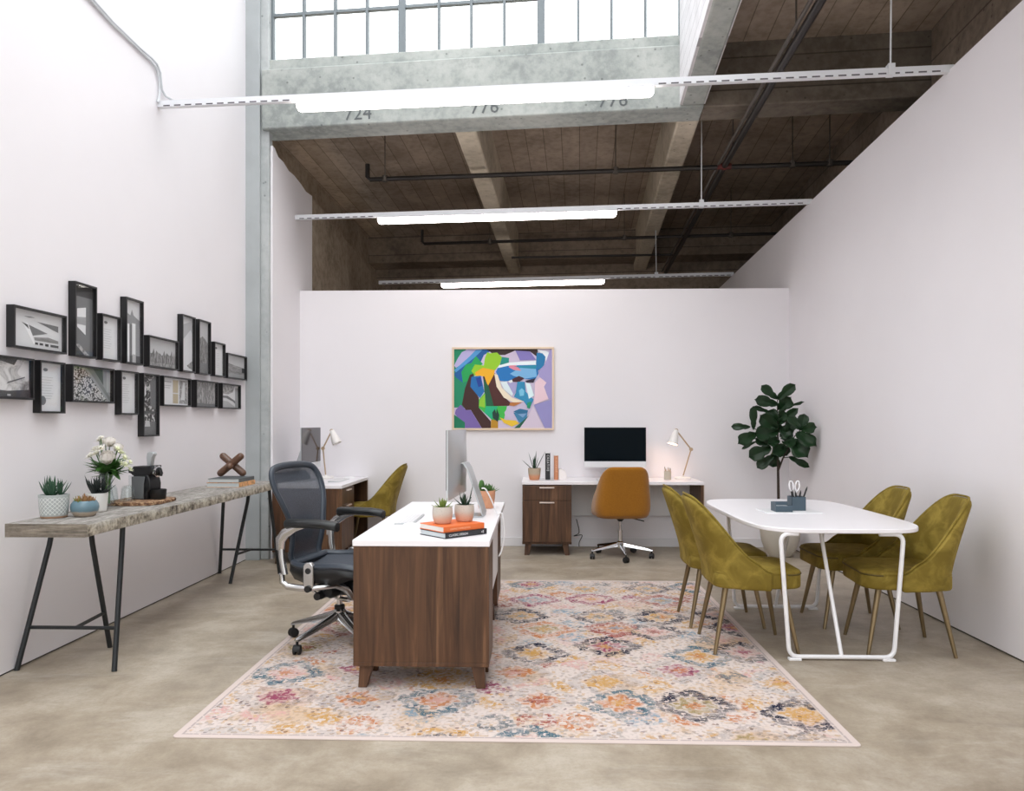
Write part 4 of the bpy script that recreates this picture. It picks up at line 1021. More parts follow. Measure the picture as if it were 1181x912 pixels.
ob = book('book', 'upper orange hardback carrying two small pots on the front desk', (-0.445, 3.99, DZ+0.0292), math.radians(42.5), 0.265, 0.22, 0.030, ORANGE, PAGES, 'stacked hardbacks on the front desk')
text_mb('GRAPHIC COMPOSITION', 0.0115, frame_M((-0.092, -0.1103, 0.014), (1,0,0), (0,0,1), (0,-1,0))).build('spine_lettering', plain('peach ink', (246,196,164), 0.7), parent=ob, smooth=False)
PZ = DZ+0.0292+0.0302
POTC = m_two_tone('sand dipped pot', (196,190,180), (206,172,150), 0.018, 0.06)
r2 = random.Random(21)
potted('potted_succulent', 'small sand-coloured pot with pale green rosette on the orange book, nearest the viewer', (-0.492, 3.965, PZ), pot_prof(0.044, 0.051, 0.088, belly=0.006), POTC,
       lambda mb, z: rosette(mb, (0,0,z-0.004), 26, 0.060, 0.0085, 8, 86, r2, 0.15), G_LIME, 0.08, 0.045)
potted('potted_succulent', 'small sand-coloured pot with dark aloe on the orange book, farther one', (-0.385, 4.055, PZ), pot_prof(0.043, 0.051, 0.09, belly=0.006), POTC,
       lambda mb, z: [rosette(mb, (0,0,z-0.004), 15, 0.075, 0.0085, 20, 80, r2, 0.05), blade(mb, (0.02,0,z), (0.25,0.0,1.0), 0.125, 0.010, 0.02), blade(mb, (-0.01,0.01,z), (-0.25,0,1), 0.08, 0.009, 0.02)], G_DARK, 0.082, 0.045)
def cact(mb, z):
    for (x, y, h, r) in ((-0.03,0.0,0.085,0.020),): 
        mb.lathe([(r*0.6,0),(r,h*0.35),(r*1.05,h*0.6),(r*0.7,h*0.9),(r*0.2,h)], (x,y,z-0.003), 12)
    for dx, dy in ((0.01,0.01),(0.035,-0.01),(0.0,-0.025),(0.02,0.03)): rosette(mb, (dx,dy,z), 8, 0.055, 0.010, 15, 85, r2, 0.2)
potted('potted_succulent', 'terracotta pot with mixed cactus at the far edge of the front desk', (-0.345, 5.21, DZ), pot_prof(0.052, 0.066, 0.122, belly=0.002), plain('terracotta', (206,150,116), 0.7, var=0.08, vscale=20), cact, G_BRT, 0.112, 0.058)

# ------------------------------------------------------------------ things on the back desk
DZ = 0.7526
r3 = random.Random(31)
def aloe(mb, z):
    for dx, dz, L in ((-0.62,0.55,0.16),(-0.32,1.0,0.19),(0.0,1.0,0.15),(0.10,1.0,0.20),(0.55,1.0,0.22),(-0.1,0.9,0.13),(0.25,0.9,0.14),(0.4,0.6,0.10)): blade(mb, (dx*0.02, r3.uniform(-.015,.015), z-0.01), (dx, r3.uniform(-.15,.15), dz), L, 0.0125, 0.02)
potted('potted_aloe', 'aloe in a two-tone clay pot at the left end of the back desk', (-0.015, 7.86, DZ), pot_prof(0.052, 0.067, 0.122, belly=0.003), m_two_tone('ombre clay pot', (176,160,138), (202,140,102), 0.03, 0.075, speck=False), aloe, G_DARK, 0.112, 0.058)
def upright(label, x, w, h, cover, txt, ink, size):
    t = thing('book', label, 'book', (x, 7.86, DZ), 0, 'upright books on the back desk')
    d = 0.19; mb = MB(); mb.box(-w/2, -w/2+0.003, 0, d, 0, h); mb.box(w/2-0.003, w/2, 0, d, 0, h); mb.box(-w/2, w/2, 0, 0.003, 0, h); mb.build('cover', cover, parent=t, bevel=0.001)
    mb = MB(); mb.box(-w/2+0.003, w/2-0.003, 0.003, d-0.005, 0.003, h-0.004); mb.build('pages', PAGES, parent=t)
    text_mb(txt, size, frame_M((0,-0.0006,h-0.015), (0,0,-1), (1,0,0), (0,-1,0)), spacing=1.25).build('spine_lettering', ink, parent=t, smooth=False)
upright('black spined book with white letters beside the aloe on the back desk', 0.125, 0.05, 0.275, BLACKC, 'CREATIVE', plain('white ink', (228,228,228), 0.7), 0.032)
upright('copper orange spined book standing against the white bookend', 0.212, 0.042, 0.25, plain('copper cover', (198,130,92), 0.5), 'MODERNIST', plain('peach ink', (246,196,164), 0.7), 0.024)
mb = MB(); arc = [(0,0),(0.085,0)] + [(0.02+0.065*math.cos(a), 0.04+0.072*math.sin(a)) for a in [math.radians(k*15) for k in range(0, 8)]] + [(0,0.10)]
mb.prism(arc, -0.05, 0.05, M=frame_M((0,0,0), (1,0,0), (0,0,1), (0,-1,0))); o = mb.build('bookend', plain('white stone', (238,232,230), 0.5), loc=(0.237, 7.92, DZ), bevel=0.004)
tag(o, 'rounded white bookend beside the copper book on the back desk', 'bookend')
def cup(name, label, loc, r, h, mat, square=False):
    t = thing(name, label, 'pencil cup', loc)
    mb = MB()
    if square:
        for (a, b, c, d) in ((-r,-r+.003,-r,r),(r-.003,r,-r,r),(-r,r,-r,-r+.003),(-r,r,r-.003,r)): mb.box(a, b, c, d, 0.003, h)
        mb.box(-r, r, -r, r, 0, 0.003)
    else: mb.lathe([(r,0),(r,h),(r-0.003,h),(r-0.003,0.004),(0.001,0.004)], n=24, cap1=False)
    mb.build('cup_body', mat, parent=t, bevel=0.001); return t
cup('pencil_cup', 'small grey pencil cup under the lamp on the back desk', (1.375, 7.92, DZ), 0.037, 0.09, plain('grey beige cup', (190,180,164), 0.6))
PENC = plain('natural pencil wood', (176,140,92), 0.6); PENT = plain('pencil tip', (60,50,44), 0.6)
def pencil(loc, tilt, az, L, mats, label, name='pencil', group=None, r=0.004):
    d = Vector((math.sin(tilt)*math.cos(az), math.sin(tilt)*math.sin(az), math.cos(tilt)))
    t = thing(name, label, name, loc, 0, group)
    mb = MB(); mb.tube([(0,0,0), d*(L-0.018)], r, 6); mb.build('barrel', mats[0], parent=t)
    mb = MB(); mb.tube([d*(L-0.018), d*(L-0.003), d*L], [r*0.95, r*0.35, 0.0006], 6); mb.build('tip', mats[1], parent=t)
for k in range(5): pencil((1.375+0.013*math.cos(k*1.3), 7.92+0.013*math.sin(k*1.3), DZ+0.005), 0.16, k*1.3, 0.118+0.008*(k % 3), (PENC, PENT), 'wooden pencil standing in the small grey cup on the back desk', 'pencil', 'pencils in the grey cup')

# ------------------------------------------------------------------ jointed desk lamps (arm in the local xz plane)
LAMPW = plain('lamp white', (238,234,230), 0.4); LAMPR = plain('lamp arm oak', (186,160,130), 0.45, 0.3)
def lamp(label, loc, elbow, head, sd, lit):
    t = thing('desk_lamp', label, 'lamp', loc, 0, 'white jointed desk lamps')
    mb = MB(); mb.lathe([(0.080,0),(0.084,0.004),(0.084,0.018),(0.078,0.024)], n=28); mb.tube([(0,0,0.022),(0,0,0.04)], 0.012, 10); mb.build('lamp_base', LAMPW, parent=t)
    e, h = Vector((elbow[0],0,elbow[1])), Vector((head[0],0,head[1]))
    mb = MB(); mb.tube([(0,0,0.03), e], 0.007, 8); mb.build('lower_arm', LAMPR, parent=t)
    mb = MB(); mb.tube([e, h], 0.0075, 8); mb.build('upper_arm', LAMPR, parent=t)
    mb = MB()
    for p in (e, h): mb.tube([p+Vector((0,-0.016,0)), p+Vector((0,0.016,0))], 0.018, 12)
    mb.build('joint', LAMPR, parent=t)
    d = Vector((sd[0],-0.15,sd[1])).normalized(); s = d.cross(Vector((0,1,0))).normalized(); u = s.cross(d)
    M = frame_M(h, s, u, d)
    mb = MB(); mb.lathe([(0.012,-0.012),(0.022,0.0),(0.027,0.02),(0.040,0.07),(0.052,0.150),(0.0495,0.150),(0.037,0.07),(0.022,0.022),(0.004,0.012)], n=28, M=M, cap0=True, cap1=False); sh = mb.build('lamp_shade', LAMPW, parent=t)
    mb = MB(); mb.ball((0,0,0.085), 0.028, 14, 0, M); mb.build('bulb', m_emit('lit bulb', (255,196,140), 4.0) if lit else plain('unlit bulb', (236,232,224), 0.3), parent=sh)
    if lit:
        L = bpy.data.lights.new('lamp_glow', 'POINT'); L.energy = 1.5; L.color = (1.0, 0.62, 0.38); L.shadow_soft_size = 0.03
        lo = bpy.data.objects.new('lamp_glow', L); COL.objects.link(lo); lo.parent = sh; lo.location = M @ Vector((0,0,0.13))
    return t
lamp('white jointed desk lamp glowing warm at the right of the black screen', (1.545, 7.98, DZ), (0.085, 0.315), (-0.07, 0.515), (-0.28,-1.0), True)
lamp('unlit white jointed lamp on the rear left corner desk', (-2.24, 7.98, DZ), (-0.03, 0.32), (0.065, 0.51), (0.45,-1.0), False)
# cable under the back desk
mb = MB(); mb.tube(dense([(0.44,8.215,0.30),(0.47,8.20,0.16),(0.41,8.19,0.12),(0.50,8.19,0.13),(0.47,8.20,0.05),(0.47,8.21,0.002)], 5), 0.004, 6); o = mb.build('power_cable', BLACKP); tag(o, 'thin dark cable hanging under the back desk beside the drawers', 'cable')

# ------------------------------------------------------------------ things on the white table
NAVY = plain('slate blue steel', (66,84,96), 0.5); TZ = 0.7502
mb = MB(); mb.prism(rrect(0.37,0.24,0.006,3), 0, 0.007); o = mb.build('desk_pad', plain('white pad', (232,232,234), 0.4), loc=(1.70,5.13,TZ), bevel=0.002); tag(o, 'flat white desk pad on the white table under the pencil holder', 'desk pad')
TT = TZ+0.0072
cup('pencil_holder', 'slate blue square pencil holder on the white table', (1.765, 5.17, TT), 0.047, 0.092, NAVY, True)
t = thing('memo_box', 'low slate blue memo tray left of the pencil holder on the white table', 'tray', (1.64, 5.09, TT), 0)
mb = MB(); mb.box(-0.055,0.055,-0.055,-0.051,0.003,0.042); mb.box(-0.055,0.055,0.051,0.055,0.003,0.06); mb.box(-0.055,-0.051,-0.051,0.051,0.003,0.06); mb.box(0.051,0.055,-0.051,0.051,0.003,0.042); mb.box(-0.055,0.055,-0.055,0.055,0,0.003); mb.build('box_body', NAVY, parent=t, bevel=0.001)
mb = MB(); mb.box(-0.048,0.048,-0.048,0.048,0.003,0.034); mb.build('note_block', WHITE_PL, parent=t)
t = thing('scissors', 'white handled scissors standing in the slate blue holder', 'scissors', (1.755, 5.165, TT+0.004))
for s in (-1, 1):
    mb = MB(); c = Vector((s*0.020-0.006, 0, 0.158)); mb.tube([c+Vector((0.014*math.cos(a)+s*0.003*math.sin(a), 0, 0.034*math.sin(a))) for a in [2*math.pi*k/20 for k in range(20)]], 0.0042, 8, closed=True)
    mb.tube([c+Vector((-s*0.006,0,-0.030)), Vector((0,0,0.085))], 0.0042, 8); h = mb.build('handle', WHITE_PL, parent=t)
    mb = MB(); mb.hexa([(-0.006,s*0.001-0.001,0.0),(0.0,s*0.001-0.001,0.0),(0.0,s*0.001+0.001,0.0),(-0.006,s*0.001+0.001,0.0),(-0.007,s*0.001-0.001,0.1),(0.007,s*0.001-0.001,0.1),(0.007,s*0.001+0.001,0.1),(-0.007,s*0.001+0.001,0.1)]); mb.build('blade', CHROME, parent=t)
PENB = plain('black pen', (26,27,30), 0.35)
for k, (dx, dy, tl, az, L) in enumerate(((-0.022,-0.018,0.10,3.4,0.135),(-0.012,0.012,0.14,2.9,0.14),(0.0,-0.022,0.12,3.1,0.128),(0.012,0.02,0.20,0.1,0.13),(0.015,-0.012,0.34,0.05,0.165))):
    pencil((1.765+dx, 5.17+dy, TT+0.004), tl, az, L, (PENB, PENB), 'black pen leaning in the slate blue holder', 'pen', 'black pens in the slate blue holder', 0.0058)

# ------------------------------------------------------------------ fiddle-leaf fig
FX, FY = 2.475, 7.73
t = thing('fiddle_leaf_fig', 'tall fiddle-leaf fig in a big beige pot in the right rear corner', 'potted plant', (FX, FY, 0))
mb = MB(); mb.lathe([(0.10,0),(0.115,0.004),(0.155,0.07),(0.185,0.16),(0.196,0.24),(0.198,0.29),(0.194,0.30),(0.184,0.298),(0.182,0.26)], n=36, cap1=False); mb.build('pot', plain('beige ceramic', (190,184,172), 0.6, var=0.05, vscale=6), parent=t)
mb = MB(); mb.lathe([(0.183,0.262),(0.1,0.27),(0.002,0.272)], n=24, cap0=False, cap1=False); mb.build('soil', SOIL, parent=t)
def fp(u, v, dy): # crop coordinates of the crown -> local point, dy = offset in depth
    p = on_y(840+u/6.518, 435+v/6.518, FY+dy); return p-Vector((FX, FY, 0))
TRUNK = plain('fig trunk', (58,46,38), 0.8, var=0.2, vscale=30)
base = fp(377, 905, 0); mb = MB()
mb.tube([(base.x,0,0.26), base, fp(374,690,0), fp(372,450,0), fp(368,170,0)], [0.016,0.014,0.012,0.009,0.004], 8)
mb.tube([fp(376,700,0), fp(410,610,-0.03), fp(450,540,-0.05), fp(500,440,-0.13), fp(545,392,-0.2)], [0.009,0.008,0.007,0.005,0.003], 6)
mb.tube([fp(372,470,0), fp(290,420,0.02), fp(190,385,0.0)], [0.007,0.006,0.004], 6); mb.tube([fp(420,605,-0.03), fp(460,600,-0.05)], [0.005,0.004], 6)
mb.build('trunk', TRUNK, parent=t)
FIG = NT('fig leaf'); _c = FIG.coord(); FIG.col(FIG.mix(FIG.noise(_c, 9, 3), lin((14,34,18)), lin((34,66,34)))); FIG.set(Roughness=0.4, Specular_IOR_Level=0.4); FIG = FIG.m
rf = random.Random(8)
leaves = [(365,165,250,60,70),(370,165,500,55,78),(365,205,205,165,85),(385,245,470,150,110),(475,215,560,185,22),(310,265,190,220,36),(375,355,520,235,62),(355,385,245,285,115),(190,390,187,220,56),(165,375,22,370,54),(205,425,75,495,100),(212,480,100,540,24),(372,410,200,430,120),(310,510,205,460,72),(320,530,155,600,110),(340,590,215,680,80),(350,560,335,675,95),(425,535,330,570,100),(400,410,330,330,90),(540,395,455,290,66),(545,392,572,275,78),(560,392,655,375,80),(440,435,500,300,90),(515,420,655,510,100),(470,480,592,595,130),(460,600,602,670,52),(400,450,480,400,100),(378,310,440,270,90),(385,500,440,590,90),(372,330,300,250,90),(400,380,480,440,120),(372,470,300,500,90),(420,480,500,500,80)]
for i, (bx_, by_, tx_, ty_, w) in enumerate(leaves):
    dy0 = rf.uniform(-0.05, 0.05); dy1 = dy0 + rf.uniform(-0.10, 0.06) - 0.42*max(0.0, (max(bx_, tx_)-430)/225)
    a, b = fp(bx_, by_, dy0*0.4 - 0.42*max(0.0, (bx_-430)/225)), fp(tx_, ty_, dy1); ax = b-a; L = ax.length; wl_ = w/6.518/107.0*0.55
    view = Vector((-0.3,-1,0.15)); s = ax.cross(view).normalized(); nrm = s.cross(ax).normalized()
    rows = []
    for j in range(9):
        v = j/8; wv = wl_*(0.30*(1-v)+0.95*v**0.7)*math.sqrt(max(0, 1-(max(0, v-0.42)/0.58)**2.4))*1.15*(0.25+0.75*min(1, v*5))*(1-0.28*math.exp(-((v-0.36)/0.13)**2)) + 0.0008
        row = []
        for k in range(7):
            u = -1+2*k/6; ripple = 0.010*math.sin(v*11+i)*u*u
            row.append(a+ax*v+s*wv*u+nrm*(0.16*wl_*abs(u)*2 - 0.10*L*v*v + ripple))
        rows.append(row)
    m = MB(); m.grid(rows); m.build('leaf', FIG, parent=t, solid=0.0015)
# ------------------------------------------------------------------ framed pictures on the left wall
BLKF = plain('black picture frame', (12,12,14), 0.38)
_t = NT('picture glass'); _g = _t.n('ShaderNodeBsdfGlossy'); _g.inputs['Roughness'].default_value = 0.03; _tr = _t.n('ShaderNodeBsdfTransparent'); _mx = _t.n('ShaderNodeMixShader'); _mx.inputs[0].default_value = 0.05
_t.link(_tr.outputs[0], _mx.inputs[1]); _t.link(_g.outputs[0], _mx.inputs[2]); _t.link(_mx.outputs[0], _t.out.inputs['Surface']); PANE = _t.m
GREYS = {}
def grey(v, warm=0):
    k = (int(v*20), warm)
    if k not in GREYS:
        g = int(v*255); GREYS[k] = plain('print grey %d%s' % (int(v*20), 'w' if warm else ''), (g+(18 if warm else 0), g+(6 if warm else 2), g-(22 if warm else -4)), 0.7)
    return GREYS[k]
def m_tex(name, a, b, scale, stretch=(1,1,1), detail=6, lo=0.35, hi=0.65, vor=False):
    if name in MATS: return MATS[name]
    t = NT(name); c = t.coord(scale=stretch)
    f = t.voro(c, scale).outputs['Distance'] if vor else t.noise(c, scale, detail, 0.65, 0.8)
    t.col(t.mix(t.step(f, lo, hi), tuple(lin((int(a*255),)*3)), tuple(lin((int(b*255),)*3)))); t.set(Roughness=0.7); MATS[name] = t.m; return t.m
PEB = m_tex('pebble print', 0.80, 0.22, 62, (1,1,1.4), vor=True, lo=0.3, hi=0.75); CLD = m_tex('cloud print', 0.38, 0.86, 7, (1,1,1.3), lo=0.32, hi=0.6)
TREES = m_tex('tree print', 0.30, 0.62, 34, (1,2.2,0.6)); GRASS = m_tex('grass print', 0.34, 0.72, 30, (1,2.6,0.7)); ROCKT = m_tex('dark detail print', 0.16, 0.82, 26, (1,1,1), lo=0.5, hi=0.58); SEA = m_tex('soft print', 0.45, 0.62, 12, (1,0.5,3)); SPK = m_tex('speckle print', 0.40, 0.74, 46)
def L(*p): return list(p)
def rect(x0, y0, x1, y1): return [(x0,y0),(x1,y0),(x1,y1),(x0,y1)]
def letter(seal):
    d = [(rect(0,0,1,1), grey(0.88))]
    for k in range(9): d.append((rect(0.10, 0.70-k*0.055, 0.66-0.05*(k % 3), 0.708-k*0.055), grey(0.70)))
    d.append(([(0.32+0.10*math.cos(a), 0.86+0.035*math.sin(a)) for a in [k*0.5236 for k in range(12)]], grey(0.45)))
    if seal: d.append(([(0.20+0.14*math.cos(a), 0.22+0.095*math.sin(a)) for a in [k*0.4189 for k in range(15)]], grey(0.46)))
    return d
trees_poly = [(0,0)] + [(k/22, 0.42+0.28*((k*37 % 11)/11)*(1 if k % 2 else 0.35)) for k in range(23)] + [(1,0)]
ART = {
 'house': [(rect(0,0,1,1), grey(0.84)), ([(0.22,0.62),(0.30,0.66),(0.46,0.12),(0.42,0.12)], grey(0.93)), ([(0.19,0.66),(0.30,0.62),(0.33,0.50)], grey(0.28)), ([(0.32,0.62),(0.70,0.46),(0.40,0.34)], grey(0.42)), ([(0.48,0.74),(0.92,0.72),(0.92,0.54)], grey(0.40)), ([(0.42,0.30),(0.70,0.36),(0.92,0.30),(0.92,0.22),(0.44,0.22)], SEA), (rect(0.44,0.11,0.50,0.17), grey(0.15)), (rect(0.53,0.11,0.60,0.17), grey(0.18)), (rect(0.64,0.10,0.71,0.17), grey(0.15)), (rect(0.75,0.10,0.92,0.17), grey(0.25)), ([(0.22,0.83),(0.36,0.85),(0.44,0.83),(0.32,0.81)], grey(0.5))],
 'window': [(rect(0,0,1,1), grey(0.44)), (rect(0,0.84,1,1), grey(0.17)), (rect(0.86,0,1,0.84), grey(0.36)), ([(0.22,0.66),(0.66,0.70),(0.64,0.30),(0.22,0.40)], grey(0.88)), ([(0.22,0.54),(0.66,0.56),(0.66,0.44),(0.22,0.44)], grey(0.60)), ([(0,0.0),(0,0.22),(0.5,0.10),(0.86,0)], grey(0.28)), ([(0.1,0.16),(0.3,0.16),(0.86,0.0),(0.6,0)], SPK)],
 'letter': letter(False), 'sealed': letter(True),
 'towers': [(rect(0,0,1,1), grey(0.82)), ([(0,0.58),(0,0.82),(0.4,0.76),(0.5,0.86),(0.6,0.77),(1,0.70),(1,0.5)], grey(0.55)), (rect(0.0,0.0,0.34,0.62), grey(0.90)), (rect(0.34,0,0.5,0.62), grey(0.40)), (rect(0.5,0,0.72,0.64), grey(0.88)), (rect(0.72,0,1,0.58), grey(0.58)), (rect(0.04,0.1,0.16,0.2), grey(0.3)), (rect(0.05,0.3,0.18,0.36), grey(0.35)), (rect(0.06,0.46,0.18,0.52), grey(0.4)), (rect(0.34,0,1,0.12), grey(0.30)), (rect(0.5,0,0.72,0.14), grey(0.7))],
 'forest': [(rect(0,0,1,1), grey(0.76)), (trees_poly, TREES), (rect(0,0,1,0.14), GRASS)],
 'slope': [(rect(0,0,1,1), grey(0.84)), ([(0.0,0.5),(0.85,0.78),(1,0.7),(1,0.95),(0.2,0.85)], grey(0.72)), ([(0.36,0.14),(0.55,0.10),(0.9,0.18),(1,0.2),(1,0.03),(0.7,0.06)], GRASS)],
 'bush': [(rect(0,0,1,1), grey(0.78)), ([(0,0),(0,0.55),(0.2,0.66),(0.5,0.72),(0.8,0.66),(1,0.6),(1,0)], TREES), (rect(0,0,1,0.2), grey(0.45))],
 'dunes': [(rect(0,0,1,1), grey(0.76)), ([(0,0),(0,0.66),(0.4,0.58),(1,0.50),(1,0)], SEA), (rect(0,0,1,0.18), grey(0.60)), (rect(0.86,0.28,1,0.5), grey(0.15))],
 'clouds': [(rect(0,0,1,1), CLD), ([(0,0),(0,0.42),(0.18,0.38),(0.24,0.2),(0.6,0.16),(1,0.22),(1,0)], grey(0.22)), ([(0.58,0.34),(0.62,0.40),(0.92,0.56),(0.92,0.53)], grey(0.25)), (rect(0.60,0.03,0.66,0.08), grey(0.7)), ([(0,1),(0,0.94),(0.5,0.92),(0.72,0.84),(0.78,1)], grey(0.28))],
 'pebbles': [(rect(0,0,1,1), PEB), ([(0.33,0.98),(0.40,1),(1,1),(1,0),(0.94,0)], grey(0.62)), ([(0.55,1),(0.80,1),(0.82,0.5)], grey(0.36)), ([(0.40,1),(0.55,1),(1,0.12),(1,0)], grey(0.50)), (rect(0.9,0.3,1,0.95), grey(0.72)), ([(0.44,0.42),(0.48,0.55),(0.53,0.44),(0.48,0.38)], grey(0.25))],
 'interior': [(rect(0,0,1,1), ROCKT), (rect(0.0,0.36,1,0.40), grey(0.25)), ([(0.62,0.5),(0.6,0.9),(0.9,1),(1,1),(1,0.42)], grey(0.40)), ([(0.08,0.70),(0.2,0.82),(0.3,0.78),(0.3,0.68),(0.18,0.62)], grey(0.85)), (rect(0,0,1,0.22), grey(0.42)), ([(0.22,0.14),(0.3,0.24),(0.55,0.24),(0.6,0.14)], grey(0.75))],
 'document': [(rect(0,0,1,1), grey(0.86)), (rect(0.42,0.06,0.62,0.94), grey(0.66, 1)), (rect(0.42,0.42,0.62,0.46), grey(0.8)), (rect(0.66,0.06,0.97,0.95), SPK), ([(0.72,0.2),(0.8,0.9),(0.88,0.9),(0.88,0.2)], grey(0.8)), (rect(0.06,0.84,0.36,0.87), grey(0.6)), (rect(0.06,0.70,0.34,0.72), grey(0.68)), (rect(0.06,0.62,0.30,0.64), grey(0.68))],
 'reeds': [(rect(0,0,1,1), GRASS), (rect(0,0,1,0.12), grey(0.4))],
 'bridge': [(rect(0,0,1,1), grey(0.80)), ([(0,0.62),(0,1),(0.8,1),(0.7,0.7),(0.4,0.58)], SPK), ([(0,0.42),(0.3,0.42),(0.7,0.28),(0.95,0.08),(1,0.1),(0.8,0.32),(0.4,0.52),(0,0.52)], grey(0.45)), (rect(0.82,0.0,1,0.9), grey(0.6)), ([(0,0),(0,0.3),(0.4,0.28),(0.8,0.05),(0.8,0)], grey(0.74))],
}
ZT, ZB = 1.755, 1.703
def picture(px0, w, h, top, art, label):
    """left front edge measured at px0; top row stands on ZT, bottom row hangs from ZB"""
    Dp = 0.045; Y0 = on_x(px0, 420, XL+Dp).y; z0 = ZT if top else ZB-h
    t = thing('picture_frame', label, 'picture', (XL, Y0, z0), 0, 'black framed pictures on the left wall')
    b = 0.011; mb = MB()
    for (ya, yb, za, zb) in ((0,w,0,b),(0,w,h-b,h),(0,b,b,h-b),(w-b,w,b,h-b)): mb.box(0.0, Dp, ya, yb, za, zb)
    mb.box(0.001, 0.006, b, w-b, b, h-b); mb.build('frame', BLKF, parent=t, smooth=False)
    ms = []; mb = MB(); x = 0.020
    mb.box(0.012, 0.0195, b, w-b, b, h-b, 0); ms.append(grey(0.88))
    for k, (poly, m) in enumerate(ART[art]):
        if m not in ms: ms.append(m)
        xx = x+0.0003*k
        mb.add([(xx, b+(w-2*b)*u, b+(h-2*b)*v) for u, v in poly], [tuple(range(len(poly)))], ms.index(m))
    mb.build('print', ms, parent=t, smooth=False)
    mb = MB(); mb.add([(0.037,b,b),(0.037,w-b,b),(0.037,w-b,h-b),(0.037,b,h-b)], [(0,1,2,3)]); mb.build('glass_pane', PANE, parent=t, smooth=False)
    return t
LW, LH = 0.455, 0.228
for px0, w, h, top, art, lab in (
 (16.5, LW, LH, 1, 'house', 'wide black frame with white angular roof photo, top row by the left edge'),
 (87.0, LH, LW, 1, 'window', 'tall black frame with grey wall and bright window print, top row'),
 (118.1, LH, 0.30, 1, 'letter', 'small upright black frame with a letter, top row between two tall frames'),
 (146, LH, LW, 1, 'towers', 'tall black frame showing two pale towers, top row'),
 (172.3, LW, LH, 1, 'forest', 'wide black frame with a misty tree line, top row'),
 (210.9, LH, LW, 1, 'slope', 'tall black frame with a pale slope print, left of a touching tall frame'),
 (230, LH, LW, 1, 'bush', 'tall black frame with a bushy grey print, right of a touching tall frame'),
 (247.9, LH, 0.30, 1, 'letter', 'small upright black frame with a letter, top row near the column'),
 (263, LW, LH, 1, 'dunes', 'wide black frame with flat grey landscape, last of the top row by the column'),
 (-30, LW, LH, 0, 'clouds', 'wide black frame with white clouds over dark land, bottom row cut by the left edge'),
 (46.7, LH, 0.30, 0, 'sealed', 'upright black frame with a letter bearing a grey seal, bottom row'),
 (83.8, LW, LH, 0, 'pebbles', 'wide black frame with a pebble beach and sloping wall, bottom row'),
 (139.8, LH, 0.30, 0, 'letter', 'upright black frame with a letter, bottom row left of the tall dark one'),
 (165.9, LH, LW, 0, 'interior', 'tall black frame with a dark busy print, hanging lowest in the bottom row'),
 (188.9, LW, LH, 0, 'document', 'wide black frame with a document page and yellowish strip, bottom row'),
 (226.9, LW*0.93, LH, 0, 'reeds', 'wide black frame with grey reeds print, bottom row'),
 (256.7, LW*0.93, LH, 0, 'bridge', 'wide black frame with a bridge arch, last of the bottom row by the column')):
    picture(px0, w, h, top, art, lab)

